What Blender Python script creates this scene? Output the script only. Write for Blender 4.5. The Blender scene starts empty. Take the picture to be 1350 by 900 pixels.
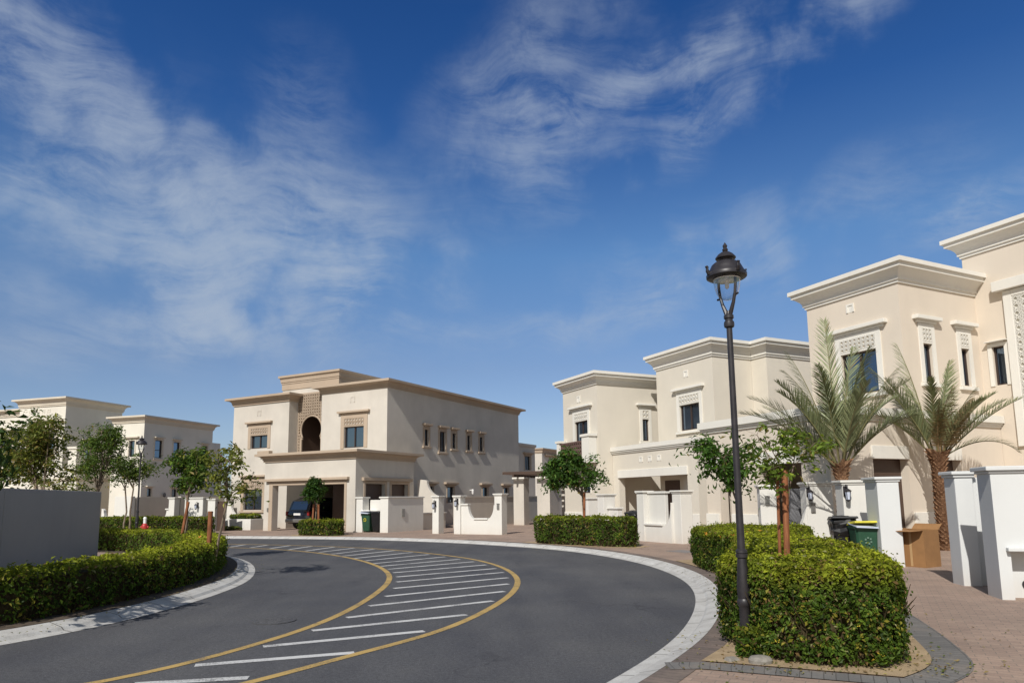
import bpy, bmesh, math, random
import numpy as np
from mathutils import Vector, noise, Matrix
R_ = math.radians
PI = math.pi
scene = bpy.context.scene
COL = scene.collection
rnd = random.Random(7)
rng = np.random.default_rng(11)

# ------------------------------------------------------------------ materials
def new_mat(name):
    m = bpy.data.materials.new(name); m.use_nodes = True
    nt = m.node_tree; b = nt.nodes['Principled BSDF']
    return m, nt, b
def N(nt, t, **kw):
    n = nt.nodes.new(t)
    for k, v in kw.items(): setattr(n, k, v)
    return n
def ramp(nt, fac, stops):
    r = N(nt, 'ShaderNodeValToRGB'); e = r.color_ramp.elements
    while len(e) < len(stops): e.new(.5)
    for i, (p, c) in enumerate(stops):
        e[i].position = p; e[i].color = (*c, 1)
    nt.links.new(fac, r.inputs['Fac']); return r.outputs['Color']
def noise_tex(nt, scale, detail=4, rough=.55, co=None, kind='Object'):
    if co is None: co = N(nt, 'ShaderNodeTexCoord').outputs[kind]
    n = N(nt, 'ShaderNodeTexNoise'); n.inputs['Scale'].default_value = scale
    n.inputs['Detail'].default_value = detail; n.inputs['Roughness'].default_value = rough
    nt.links.new(co, n.inputs['Vector']); return n.outputs['Fac']
def mixc(nt, fac, a, b, mode='MIX'):
    m = N(nt, 'ShaderNodeMix', data_type='RGBA', blend_type=mode)
    for s, v in ((m.inputs['Factor'], fac), (m.inputs[6], a), (m.inputs[7], b)):
        if hasattr(v, 'is_linked'): nt.links.new(v, s)
        elif isinstance(v, (int, float)): s.default_value = v
        else: s.default_value = (*v, 1)
    return m.outputs[2]
def bump(nt, b, h, strength=.2, dist=.02):
    n = N(nt, 'ShaderNodeBump'); n.inputs['Strength'].default_value = strength; n.inputs['Distance'].default_value = dist
    nt.links.new(h, n.inputs['Height']); nt.links.new(n.outputs['Normal'], b.inputs['Normal'])
def geo_pos(nt): return N(nt, 'ShaderNodeNewGeometry').outputs['Position']
def mul(c, k): return tuple(min(1, x * k) for x in c)

def stucco(name, c, var=.12, streak=.12, rough=.92):
    m, nt, b = new_mat(name)
    pos = geo_pos(nt)
    f1 = noise_tex(nt, .45, 5, .6, pos)
    c1 = ramp(nt, f1, [(.28, mul(c, 1 - var * 1.3)), (.72, mul(c, 1 + var * .5))])
    mp = N(nt, 'ShaderNodeMapping'); mp.inputs['Scale'].default_value = (2.2, 2.2, .22); nt.links.new(pos, mp.inputs['Vector'])
    f2 = noise_tex(nt, 1.3, 6, .6, mp.outputs['Vector'])
    st = ramp(nt, f2, [(.48, (0, 0, 0)), (.75, (1, 1, 1))])
    mx = N(nt, 'ShaderNodeMath', operation='MULTIPLY'); nt.links.new(st, mx.inputs[0]); mx.inputs[1].default_value = streak
    c2 = mixc(nt, mx.outputs[0], c1, mul(c, .62))
    # dust along the foot of the wall
    sep = N(nt, 'ShaderNodeSeparateXYZ'); nt.links.new(pos, sep.inputs[0])
    mr = N(nt, 'ShaderNodeMapRange'); mr.inputs['From Min'].default_value = .05; mr.inputs['From Max'].default_value = .55
    mr.inputs['To Min'].default_value = .38; mr.inputs['To Max'].default_value = 0
    nt.links.new(sep.outputs['Z'], mr.inputs['Value'])
    f5 = noise_tex(nt, 3.1, 4, .6, pos)
    mm = N(nt, 'ShaderNodeMath', operation='MULTIPLY'); nt.links.new(mr.outputs[0], mm.inputs[0]); nt.links.new(f5, mm.inputs[1])
    c3 = mixc(nt, mm.outputs[0], c2, (.42, .30, .2))
    nt.links.new(c3, b.inputs['Base Color']); b.inputs['Roughness'].default_value = rough
    b.inputs['Specular IOR Level'].default_value = .2
    bump(nt, b, noise_tex(nt, 60, 3, .6, pos), .25, .004)
    return m
def plain(name, c, rough=.5, metal=0, var=.1, scale=8, spec=.5):
    m, nt, b = new_mat(name)
    f = noise_tex(nt, scale, 4, .6)
    nt.links.new(ramp(nt, f, [(.3, mul(c, 1 - var)), (.7, mul(c, 1 + var))]), b.inputs['Base Color'])
    b.inputs['Roughness'].default_value = rough; b.inputs['Metallic'].default_value = metal
    b.inputs['Specular IOR Level'].default_value = spec
    return m
def leaf_mat(name, trans=.38, gloss=.16):
    m, nt, b = new_mat(name)
    at = N(nt, 'ShaderNodeAttribute', attribute_name='col')
    nt.links.new(at.outputs['Color'], b.inputs['Base Color'])
    b.inputs['Roughness'].default_value = .5; b.inputs['Specular IOR Level'].default_value = gloss
    tr = N(nt, 'ShaderNodeBsdfTranslucent'); nt.links.new(mixc(nt, .5, at.outputs['Color'], (.25, .34, .03), 'MIX'), tr.inputs['Color'])
    mx = N(nt, 'ShaderNodeMixShader'); mx.inputs['Fac'].default_value = trans
    nt.links.new(b.outputs[0], mx.inputs[1]); nt.links.new(tr.outputs[0], mx.inputs[2])
    nt.links.new(mx.outputs[0], nt.nodes['Material Output'].inputs['Surface'])
    return m
M = {}
M['cwall'] = stucco('cream_stucco', (.595, .55, .485))
M['ctrim'] = stucco('tan_stucco', (.46, .365, .275), .1, .15)
M['bwall'] = stucco('ivory_stucco', (.67, .62, .53), .06, .06)
M['btrim'] = stucco('white_stucco_trim', (.76, .735, .67), .05, .1)
M['awall'] = stucco('beige_stucco', (.68, .60, .50), .05, .07)
M['awall2'] = stucco('pale_beige_stucco', (.68, .605, .51), .05, .07)
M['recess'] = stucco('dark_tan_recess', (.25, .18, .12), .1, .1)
M['dwall'] = stucco('white_stucco', (.72, .685, .60), .08, .08)
M['dtrim'] = stucco('stone_trim', (.64, .58, .48), .08, .12)
M['white'] = stucco('white_wall_paint', (.72, .70, .65), .05, .14)
M['coolwhite'] = stucco('cool_white_paint', (.655, .665, .655), .05, .14)
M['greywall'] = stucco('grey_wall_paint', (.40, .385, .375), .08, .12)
M['darkgrey'] = stucco('dark_grey_render', (.20, .20, .21), .1, .1)
M['frame'] = plain('brown_window_frame', (.045, .028, .022), .45)
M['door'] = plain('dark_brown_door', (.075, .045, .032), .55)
M['rail'] = plain('brown_lattice_metal', (.16, .10, .085), .6)
M['iron'] = plain('cast_iron_paint', (.028, .025, .028), .42, 0, .25, 12)
M['black'] = plain('black_plastic', (.012, .012, .013), .35, 0, .2)
M['green'] = plain('green_plastic', (.022, .075, .042), .45, 0, .15)
M['yellowlid'] = plain('yellow_plastic', (.62, .55, .05), .4)
M['pale'] = plain('pale_paper', (.55, .60, .72), .6)
M['steel'] = plain('brushed_metal', (.35, .34, .32), .35, .7)
M['card'] = plain('brown_cardboard', (.29, .15, .058), .85, 0, .12, 5)
M['card_dark'] = plain('brown_cardboard_inner', (.30, .16, .065), .9, 0, .12, 5)
M['wood'] = None; M['tape'] = plain('packing_tape', (.46, .30, .15), .3, 0, .05)
M['rock'] = plain('grey_stone', (.24, .22, .19), .9, 0, .25, 9)
M['red'] = plain('red_paint', (.42, .03, .025), .45)
M['whitepaint'] = plain('white_paint', (.78, .77, .74), .5)
M['tile'] = plain('terracotta_tile', (.36, .13, .08), .8, 0, .25, 6)
M['carpaint'] = None
M['bark'] = None

m, nt, b = new_mat('treated_timber')
co = N(nt, 'ShaderNodeTexCoord').outputs['Object']
mp = N(nt, 'ShaderNodeMapping'); mp.inputs['Scale'].default_value = (14, 14, 1.2); nt.links.new(co, mp.inputs['Vector'])
f = noise_tex(nt, 3, 6, .65, mp.outputs['Vector'])
nt.links.new(ramp(nt, f, [(.3, (.10, .035, .015)), (.5, (.25, .085, .03)), (.75, (.36, .15, .06))]), b.inputs['Base Color'])
b.inputs['Roughness'].default_value = .75; bump(nt, b, f, .4, .01); M['wood'] = m

m, nt, b = new_mat('grey_brown_bark')
co = N(nt, 'ShaderNodeTexCoord').outputs['Object']
mp = N(nt, 'ShaderNodeMapping'); mp.inputs['Scale'].default_value = (10, 10, 2.5); nt.links.new(co, mp.inputs['Vector'])
f = noise_tex(nt, 3, 6, .65, mp.outputs['Vector'])
nt.links.new(ramp(nt, f, [(.3, (.10, .075, .05)), (.55, (.24, .18, .13)), (.8, (.36, .30, .23))]), b.inputs['Base Color'])
b.inputs['Roughness'].default_value = .9; bump(nt, b, f, .6, .02); M['bark'] = m

m, nt, b = new_mat('palm_trunk_bark')
f = noise_tex(nt, 22, 5, .7)
nt.links.new(ramp(nt, f, [(.28, (.06, .03, .018)), (.5, (.22, .115, .06)), (.78, (.40, .25, .14))]), b.inputs['Base Color'])
b.inputs['Roughness'].default_value = .95; bump(nt, b, f, .7, .02); M['palmbark'] = m

M['leaf'] = leaf_mat('leaf_surface')
M['palmleaf'] = leaf_mat('palm_leaflet', .2, .5)
M['core'] = plain('hedge_inner_twigs', (.018, .022, .008), .95, 0, .4, 20, .1)

m, nt, b = new_mat('window_glass')
b.inputs['Base Color'].default_value = (.012, .018, .026, 1); b.inputs['Roughness'].default_value = .04; b.inputs['Specular IOR Level'].default_value = .5
g = N(nt, 'ShaderNodeBsdfGlossy'); g.inputs['Roughness'].default_value = .04; g.inputs['Color'].default_value = (.50, .70, .98, 1)
mx = N(nt, 'ShaderNodeMixShader'); mx.inputs['Fac'].default_value = .26
pos = geo_pos(nt); bp = N(nt, 'ShaderNodeBump'); bp.inputs['Strength'].default_value = .06; bp.inputs['Distance'].default_value = .02; nt.links.new(noise_tex(nt, 1.2, 2, .5, pos), bp.inputs['Height']); nt.links.new(bp.outputs[0], g.inputs['Normal'])
nt.links.new(b.outputs[0], mx.inputs[1]); nt.links.new(g.outputs[0], mx.inputs[2]); nt.links.new(mx.outputs[0], nt.nodes['Material Output'].inputs['Surface'])
M['glass'] = m
m, nt, b = new_mat('dark_interior')
b.inputs['Base Color'].default_value = (.02, .018, .016, 1); b.inputs['Roughness'].default_value = .9; M['dark'] = m
m, nt, b = new_mat('curtain_cloth')
b.inputs['Base Color'].default_value = (.42, .34, .25, 1); b.inputs['Roughness'].default_value = .9; M['curtain'] = m
m, nt, b = new_mat('lamp_globe_glass')
g = N(nt, 'ShaderNodeBsdfGlossy'); g.inputs['Roughness'].default_value = .05
t = N(nt, 'ShaderNodeBsdfTransparent'); t.inputs['Color'].default_value = (.93, .96, .98, 1)
lw = N(nt, 'ShaderNodeLayerWeight'); lw.inputs['Blend'].default_value = .35
mm = N(nt, 'ShaderNodeMath', operation='MULTIPLY_ADD'); nt.links.new(lw.outputs['Facing'], mm.inputs[0]); mm.inputs[1].default_value = .6; mm.inputs[2].default_value = .05
mx = N(nt, 'ShaderNodeMixShader'); nt.links.new(mm.outputs[0], mx.inputs['Fac'])
nt.links.new(t.outputs[0], mx.inputs[1]); nt.links.new(g.outputs[0], mx.inputs[2])
nt.links.new(mx.outputs[0], nt.nodes['Material Output'].inputs['Surface']); M['globe'] = m
m, nt, b = new_mat('car_paint')
b.inputs['Base Color'].default_value = (.008, .010, .018, 1); b.inputs['Roughness'].default_value = .25
b.inputs['Coat Weight'].default_value = .8; M['carpaint'] = m
m, nt, b = new_mat('tail_lamp_plastic')
b.inputs['Base Color'].default_value = (.25, .02, .02, 1); b.inputs['Roughness'].default_value = .15; M['tail'] = m
m, nt, b = new_mat('tyre_rubber')
b.inputs['Base Color'].default_value = (.015, .015, .015, 1); b.inputs['Roughness'].default_value = .85; M['tyre'] = m

# asphalt
m, nt, b = new_mat('asphalt')
pos = geo_pos(nt)
f1 = noise_tex(nt, 75, 4, .85, pos); f2 = noise_tex(nt, .35, 6, .6, pos); f3 = noise_tex(nt, 22, 4, .75, pos)
c1 = ramp(nt, f1, [(.32, (.045, .045, .049)), (.52, (.092, .092, .097)), (.70, (.20, .20, .205))])
c2 = ramp(nt, f2, [(.3, (.72, .73, .78)), (.7, (1.12, 1.10, 1.05))])
c3 = mixc(nt, 1., c1, c2, 'MULTIPLY')
c4 = mixc(nt, 1., c3, ramp(nt, f3, [(.3, (.66, .66, .66)), (.7, (1.32, 1.32, 1.32))]), 'MULTIPLY')
# dusty light flecks and worn scuffs
f4 = noise_tex(nt, 9, 5, .75, pos)
dust = ramp(nt, f4, [(.63, (0, 0, 0)), (.74, (1, 1, 1))])
md = N(nt, 'ShaderNodeMath', operation='MULTIPLY'); nt.links.new(dust, md.inputs[0]); md.inputs[1].default_value = .16
c5 = mixc(nt, md.outputs[0], c4, (.24, .23, .215))
# long faint tyre-polished stains
mp = N(nt, 'ShaderNodeMapping'); mp.inputs['Scale'].default_value = (1.6, .35, 1); mp.inputs['Rotation'].default_value = (0, 0, R_(-12)); nt.links.new(pos, mp.inputs['Vector'])
f6 = noise_tex(nt, .9, 5, .6, mp.outputs['Vector'])
c6 = mixc(nt, 1., c5, ramp(nt, f6, [(.35, (.84, .84, .86)), (.6, (1.05, 1.05, 1.04))]), 'MULTIPLY')
vo = N(nt, 'ShaderNodeTexVoronoi'); vo.feature = 'DISTANCE_TO_EDGE'; vo.inputs['Scale'].default_value = .33
wp = N(nt, 'ShaderNodeVectorMath', operation='ADD'); nz = N(nt, 'ShaderNodeTexNoise'); nz.inputs['Scale'].default_value = 1.3; nz.inputs['Detail'].default_value = 5; nt.links.new(pos, nz.inputs['Vector']); nt.links.new(pos, wp.inputs[0]); nt.links.new(nz.outputs['Color'], wp.inputs[1]); nt.links.new(wp.outputs[0], vo.inputs['Vector'])
ck = ramp(nt, vo.outputs['Distance'], [(.0, (1, 1, 1)), (.008, (0, 0, 0))]); f8 = noise_tex(nt, .5, 2, .5, pos)
cm = N(nt, 'ShaderNodeMath', operation='MULTIPLY'); nt.links.new(ck, cm.inputs[0]); nt.links.new(ramp(nt, f8, [(.5, (0, 0, 0)), (.6, (.5, .5, .5))]), cm.inputs[1])
c7 = mixc(nt, cm.outputs[0], c6, (.022, .022, .024))
f9 = noise_tex(nt, 1.1, 3, .5, pos); c8 = mixc(nt, 1., c7, ramp(nt, f9, [(.25, (.72, .72, .74)), (.34, (1, 1, 1))]), 'MULTIPLY')
nt.links.new(c8, b.inputs['Base Color']); b.inputs['Roughness'].default_value = .82; b.inputs['Specular IOR Level'].default_value = .35
bump(nt, b, f1, .35, .006); M['asphalt'] = m

def road_paint(name, c):
    m, nt, b = new_mat(name)
    pos = geo_pos(nt); f1 = noise_tex(nt, 45, 5, .75, pos); f2 = noise_tex(nt, 2.2, 4, .6, pos)
    ad = N(nt, 'ShaderNodeMath', operation='MULTIPLY_ADD'); nt.links.new(f1, ad.inputs[0]); ad.inputs[1].default_value = .6
    ad2 = N(nt, 'ShaderNodeMath', operation='MULTIPLY'); nt.links.new(f2, ad2.inputs[0]); ad2.inputs[1].default_value = .4
    nt.links.new(ad2.outputs[0], ad.inputs[2])
    nt.links.new(ramp(nt, ad.outputs[0], [(.38, (.13, .125, .12)), (.45, mul(c, .62)), (.50, mul(c, .88)), (.64, c)]), b.inputs['Base Color'])
    b.inputs['Roughness'].default_value = .75; return m
M['wline'] = road_paint('white_road_paint', (.62, .615, .60))
M['yline'] = road_paint('yellow_road_paint', (.52, .35, .115))

# concrete kerb with joints
m, nt, b = new_mat('kerb_concrete')
pos = geo_pos(nt); f1 = noise_tex(nt, 3, 6, .7, pos); f2 = noise_tex(nt, 70, 3, .6, pos)
c1 = ramp(nt, f1, [(.25, (.30, .285, .26)), (.45, (.48, .465, .44)), (.7, (.58, .57, .545))])
c2 = mixc(nt, 1., c1, ramp(nt, f2, [(.3, (.85, .85, .85)), (.7, (1.06, 1.06, 1.06))]), 'MULTIPLY')
nt.links.new(c2, b.inputs['Base Color']); b.inputs['Roughness'].default_value = .9; bump(nt, b, f2, .3, .004); M['kerb'] = m

def brick_paving(name, ca, cb, mortar, rot, bw=.2, bh=.1, var=.0, coords='pos'):
    m, nt, b = new_mat(name)
    pos = geo_pos(nt)
    if coords == 'uv':
        pos = N(nt, 'ShaderNodeUVMap').outputs['UV']
    mp = N(nt, 'ShaderNodeMapping'); mp.inputs['Rotation'].default_value = (0, 0, R_(rot)); nt.links.new(pos, mp.inputs['Vector'])
    br = N(nt, 'ShaderNodeTexBrick'); nt.links.new(mp.outputs['Vector'], br.inputs['Vector'])
    br.inputs['Scale'].default_value = 1; br.inputs['Brick Width'].default_value = bw; br.inputs['Row Height'].default_value = bh
    br.inputs['Mortar Size'].default_value = .006; br.inputs['Mortar Smooth'].default_value = .4; br.inputs['Bias'].default_value = 0
    br.inputs['Color1'].default_value = (*ca, 1); br.inputs['Color2'].default_value = (*cb, 1); br.inputs['Mortar'].default_value = (*mortar, 1)
    wp = geo_pos(nt)
    f1 = noise_tex(nt, .7, 6, .65, wp); f2 = noise_tex(nt, 40, 3, .6, wp)
    c1 = mixc(nt, 1., br.outputs['Color'], ramp(nt, f1, [(.3, (.78, .79, .8)), (.7, (1.14, 1.12, 1.1))]), 'MULTIPLY')
    c2 = mixc(nt, 1., c1, ramp(nt, f2, [(.3, (.87, .87, .87)), (.7, (1.08, 1.08, 1.08))]), 'MULTIPLY')
    f3 = noise_tex(nt, 1.9, 6, .7, wp)
    md = N(nt, 'ShaderNodeMath', operation='MULTIPLY'); nt.links.new(ramp(nt, f3, [(.5, (0, 0, 0)), (.72, (1, 1, 1))]), md.inputs[0]); md.inputs[1].default_value = .35
    c3 = mixc(nt, md.outputs[0], c2, (.36, .285, .22))
    nt.links.new(c3, b.inputs['Base Color']); b.inputs['Roughness'].default_value = .9; b.inputs['Specular IOR Level'].default_value = .25
    bump(nt, b, br.outputs['Fac'], -.35, .004); return m
M['paver'] = brick_paving('pink_brick_paving', (.38, .275, .215), (.31, .225, .18), (.22, .18, .15), 28)
M['greypaver'] = brick_paving('grey_soldier_course', (.20, .19, .18), (.155, .15, .145), (.10, .095, .09), 0, .1, .32, 0, 'uv')
M['brownpaver'] = brick_paving('brown_soldier_course', (.20, .155, .135), (.155, .125, .11), (.09, .08, .07), 0, .1, .32, 0, 'uv')

m, nt, b = new_mat('planting_sand')
pos = geo_pos(nt); f1 = noise_tex(nt, 4, 6, .7, pos); f2 = noise_tex(nt, 90, 3, .7, pos)
c1 = ramp(nt, f1, [(.3, (.30, .21, .12)), (.7, (.47, .35, .21))])
nt.links.new(mixc(nt, 1., c1, ramp(nt, f2, [(.3, (.75, .75, .75)), (.7, (1.1, 1.1, 1.1))]), 'MULTIPLY'), b.inputs['Base Color'])
b.inputs['Roughness'].default_value = 1; bump(nt, b, f2, .6, .01); M['sand'] = m
m, nt, b = new_mat('dark_bed_soil')
pos = geo_pos(nt); f1 = noise_tex(nt, 9, 6, .7, pos)
nt.links.new(ramp(nt, f1, [(.3, (.05, .036, .025)), (.7, (.13, .095, .065))]), b.inputs['Base Color']); b.inputs['Roughness'].default_value = 1; bump(nt, b, f1, .6, .02); M['soil'] = m

# ------------------------------------------------------------------ mesh helpers
class MB:
    def __init__(s): s.v = []; s.f = []; s.mi = []; s.cur = 0
    def face(s, *pts):
        i = len(s.v); s.v += [tuple(p) for p in pts]; s.f.append(tuple(range(i, i + len(pts)))); s.mi.append(s.cur)
    def idx(s, vs, fs):
        i = len(s.v); s.v += [tuple(p) for p in vs]
        for f in fs: s.f.append(tuple(i + k for k in f)); s.mi.append(s.cur)
    def box(s, x0, x1, y0, y1, z0, z1, T=None):
        vs = [(x, y, z) for z in (z0, z1) for y in (y0, y1) for x in (x0, x1)]
        if T: vs = [T(*p) for p in vs]
        s.idx(vs, [(0, 2, 3, 1), (4, 5, 7, 6), (0, 1, 5, 4), (2, 6, 7, 3), (0, 4, 6, 2), (1, 3, 7, 5)])
    def prism(s, poly, z0, z1, T=None):
        n = len(poly); vs = [(x, y, z0) for x, y in poly] + [(x, y, z1) for x, y in poly]
        if T: vs = [T(*p) for p in vs]
        s.idx(vs, [tuple(range(n))[::-1], tuple(range(n, 2 * n))] + [(i, (i + 1) % n, n + (i + 1) % n, n + i) for i in range(n)])
    def tube(s, pts, rads, n=8, cap=True):
        pts = [Vector(p) for p in pts]
        if not hasattr(rads, '__len__'): rads = [rads] * len(pts)
        vs = []; fs = []; up = None
        for k, p in enumerate(pts):
            t = (pts[min(k + 1, len(pts) - 1)] - pts[max(k - 1, 0)])
            if t.length < 1e-9: t = Vector((0, 0, 1))
            t.normalize()
            if up is None: up = t.orthogonal().normalized()
            up = (up - t * up.dot(t))
            if up.length < 1e-6: up = t.orthogonal()
            up.normalize(); w = t.cross(up)
            for j in range(n):
                a = 2 * PI * j / n; vs.append(p + (up * math.cos(a) + w * math.sin(a)) * rads[k])
        for k in range(len(pts) - 1):
            for j in range(n): fs.append((k * n + j, k * n + (j + 1) % n, (k + 1) * n + (j + 1) % n, (k + 1) * n + j))
        if cap: fs += [tuple(range(n))[::-1], tuple(range((len(pts) - 1) * n, len(pts) * n))]
        s.idx(vs, fs)
    def lathe(s, prof, c=(0, 0), n=20, sq=None):
        vs = []; fs = []
        for r, z in prof:
            for j in range(n):
                a = 2 * PI * j / n; vs.append((c[0] + r * math.cos(a), c[1] + r * math.sin(a), z))
        for k in range(len(prof) - 1):
            for j in range(n): fs.append((k * n + j, k * n + (j + 1) % n, (k + 1) * n + (j + 1) % n, (k + 1) * n + j))
        fs += [tuple(range(n))[::-1], tuple(range((len(prof) - 1) * n, len(prof) * n))]
        s.idx(vs, fs)
    def sweep(s, path, prof, closed=True):
        # path: xy list, outward is to the right of travel; prof: (outward, z)
        n = len(path); ms = []
        for i in range(n):
            p = Vector(path[i])
            a = Vector(path[i - 1]) if (closed or i > 0) else None
            c = Vector(path[(i + 1) % n]) if (closed or i < n - 1) else None
            ns = []
            for q0, q1 in ((a, p), (p, c)):
                if q0 is None or q1 is None: continue
                d = (q1 - q0).normalized(); ns.append(Vector((d.y, -d.x)))
            if len(ns) == 2:
                mvec = ns[0] + ns[1]; mvec = mvec / max(.2, mvec.dot(ns[0]))
            else: mvec = ns[0]
            ms.append(mvec)
        k = len(prof); vs = []
        for i in range(n):
            for d, z in prof: vs.append((path[i][0] + ms[i].x * d, path[i][1] + ms[i].y * d, z))
        fs = []
        for i in range(n if closed else n - 1):
            j = (i + 1) % n
            for q in range(k - 1): fs.append((i * k + q, j * k + q, j * k + q + 1, i * k + q + 1))
        if not closed: fs += [tuple(range(k)), tuple(range((n - 1) * k, n * k))[::-1]]
        s.idx(vs, fs)
    def build(s, name, mat, parent=None, smooth=False, bev=0, recalc=True):
        me = bpy.data.meshes.new(name); me.from_pydata(s.v, [], s.f)
        mats = mat if isinstance(mat, (list, tuple)) else [mat]
        for mm in mats: me.materials.append(mm)
        if len(mats) > 1: me.polygons.foreach_set('material_index', s.mi)
        if recalc:
            bm = bmesh.new(); bm.from_mesh(me); bmesh.ops.recalc_face_normals(bm, faces=bm.faces); bm.to_mesh(me); bm.free()
        if smooth:
            me.polygons.foreach_set('use_smooth', [True] * len(me.polygons))
            try: me.set_sharp_from_angle(angle=R_(38))
            except Exception: pass
        o = bpy.data.objects.new(name, me); COL.objects.link(o)
        if parent is not None: o.parent = parent
        if bev:
            bv = o.modifiers.new('bev', 'BEVEL'); bv.width = bev; bv.segments = 2; bv.limit_method = 'ANGLE'; bv.angle_limit = R_(40)
        return o
def tag(o, label=None, cat=None, group=None, kind=None):
    if label: o['label'] = label
    if cat: o['category'] = cat; o['kind'] = kind or 'thing'
    if group: o['group'] = group
    if kind: o['kind'] = kind
    return o
def empty(name, loc, rot, label, cat, group=None):
    o = bpy.data.objects.new(name, None); COL.objects.link(o); o.empty_display_size = .3
    o.location = loc; o.rotation_euler = (0, 0, rot); return tag(o, label, cat, group)
def copy_tree(o, parent=None):
    c = o.copy(); COL.objects.link(c)
    if parent is not None: c.parent = parent
    for ch in list(o.children): copy_tree(ch, c)
    return c

# ------------------------------------------------------------------ leaf clouds
def leaf_mesh(name, P, Nn, size, cols, mat, parent=None, aspect=.5, fold=.25, extra=None, jitter=.5, axis=None):
    """one rhombic folded leaf per point; cols (n,3)"""
    n = len(P); P = np.asarray(P, float); Nn = np.asarray(Nn, float)
    Nn = Nn + rng.normal(0, jitter, (n, 3)); Nn /= np.linalg.norm(Nn, axis=1)[:, None] + 1e-9
    A = rng.normal(0, 1, (n, 3)) if axis is None else np.asarray(axis, float) + rng.normal(0, .35, (n, 3))
    A -= Nn * np.sum(A * Nn, axis=1)[:, None]; A /= np.linalg.norm(A, axis=1)[:, None] + 1e-9
    B = np.cross(Nn, A)
    s = (size * rng.uniform(.6, 1.3, n))[:, None]
    V = np.empty((n, 4, 3))
    V[:, 0] = P - A * s * .5
    V[:, 1] = P + B * s * aspect * .5 + Nn * s * fold * .5 - A * s * .06
    V[:, 2] = P + A * s * .5 - Nn * s * .08
    V[:, 3] = P - B * s * aspect * .5 + Nn * s * fold * .5 - A * s * .06
    verts = V.reshape(-1, 3); C = np.repeat(np.concatenate([cols, np.ones((n, 1))], 1), 4, 0)
    nv = len(verts); faces = np.arange(nv).reshape(-1, 4); mats = [mat]; midx = np.zeros(n, int)
    ev = []; ef = []
    me = bpy.data.meshes.new(name)
    if extra is not None:
        emb, emat = extra
        mats.append(emat)
        allv = verts.tolist() + emb.v; allf = faces.tolist() + [tuple(i + nv for i in f) for f in emb.f]
        me.from_pydata(allv, [], allf)
        C = np.concatenate([C, np.tile([.02, .03, .01, 1], (len(emb.v), 1))]); midx = np.concatenate([midx, np.ones(len(emb.f), int)])
    else: me.from_pydata(verts.tolist(), [], faces.tolist())
    for mm in mats: me.materials.append(mm)
    me.polygons.foreach_set('material_index', midx.astype(np.int32))
    at = me.color_attributes.new('col', 'FLOAT_COLOR', 'POINT'); at.data.foreach_set('color', C.astype(np.float32).ravel())
    o = bpy.data.objects.new(name, me); COL.objects.link(o)
    if parent is not None: o.parent = parent
    return o
def pip(poly, x, y):
    inside = np.zeros(len(x), bool); n = len(poly)
    for i in range(n):
        x0, y0 = poly[i]; x1, y1 = poly[i - 1]
        c = ((y0 > y) != (y1 > y)) & (x < (x1 - x0) * (y - y0) / (y1 - y0 + 1e-12) + x0); inside ^= c
    return inside
def poly_area(p): return .5 * sum(p[i - 1][0] * p[i][1] - p[i][0] * p[i - 1][1] for i in range(len(p)))
def inset(poly, d):
    n = len(poly); out = []
    for i in range(n):
        a, p, c = Vector(poly[i - 1]), Vector(poly[i]), Vector(poly[(i + 1) % n])
        n0 = (p - a).normalized(); n1 = (c - p).normalized()
        n0 = Vector((-n0.y, n0.x)); n1 = Vector((-n1.y, n1.x)); mv = n0 + n1; mv = mv / max(.35, mv.dot(n0))
        out.append(tuple(p + mv * d))
    return out
def edge_dist(poly, x, y):
    d = np.full(len(x), 1e9); n = len(poly)
    for i in range(n):
        ax, ay = poly[i - 1]; bx, by = poly[i]; dx, dy = bx - ax, by - ay
        t = np.clip(((x - ax) * dx + (y - ay) * dy) / (dx * dx + dy * dy + 1e-12), 0, 1)
        d = np.minimum(d, np.hypot(x - ax - t * dx, y - ay - t * dy))
    return d
def lowfreq(P, sc, seed):
    ph = np.random.default_rng(seed).uniform(0, 6.28, (5, 4)); out = np.zeros(len(P))
    dr = np.random.default_rng(seed + 1).normal(0, 1, (5, 3))
    for k in range(5): out += np.sin((P @ dr[k]) * sc * (1 + .5 * k) + ph[k, 0]) / (1 + .45 * k)
    return out / 2.2
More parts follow.
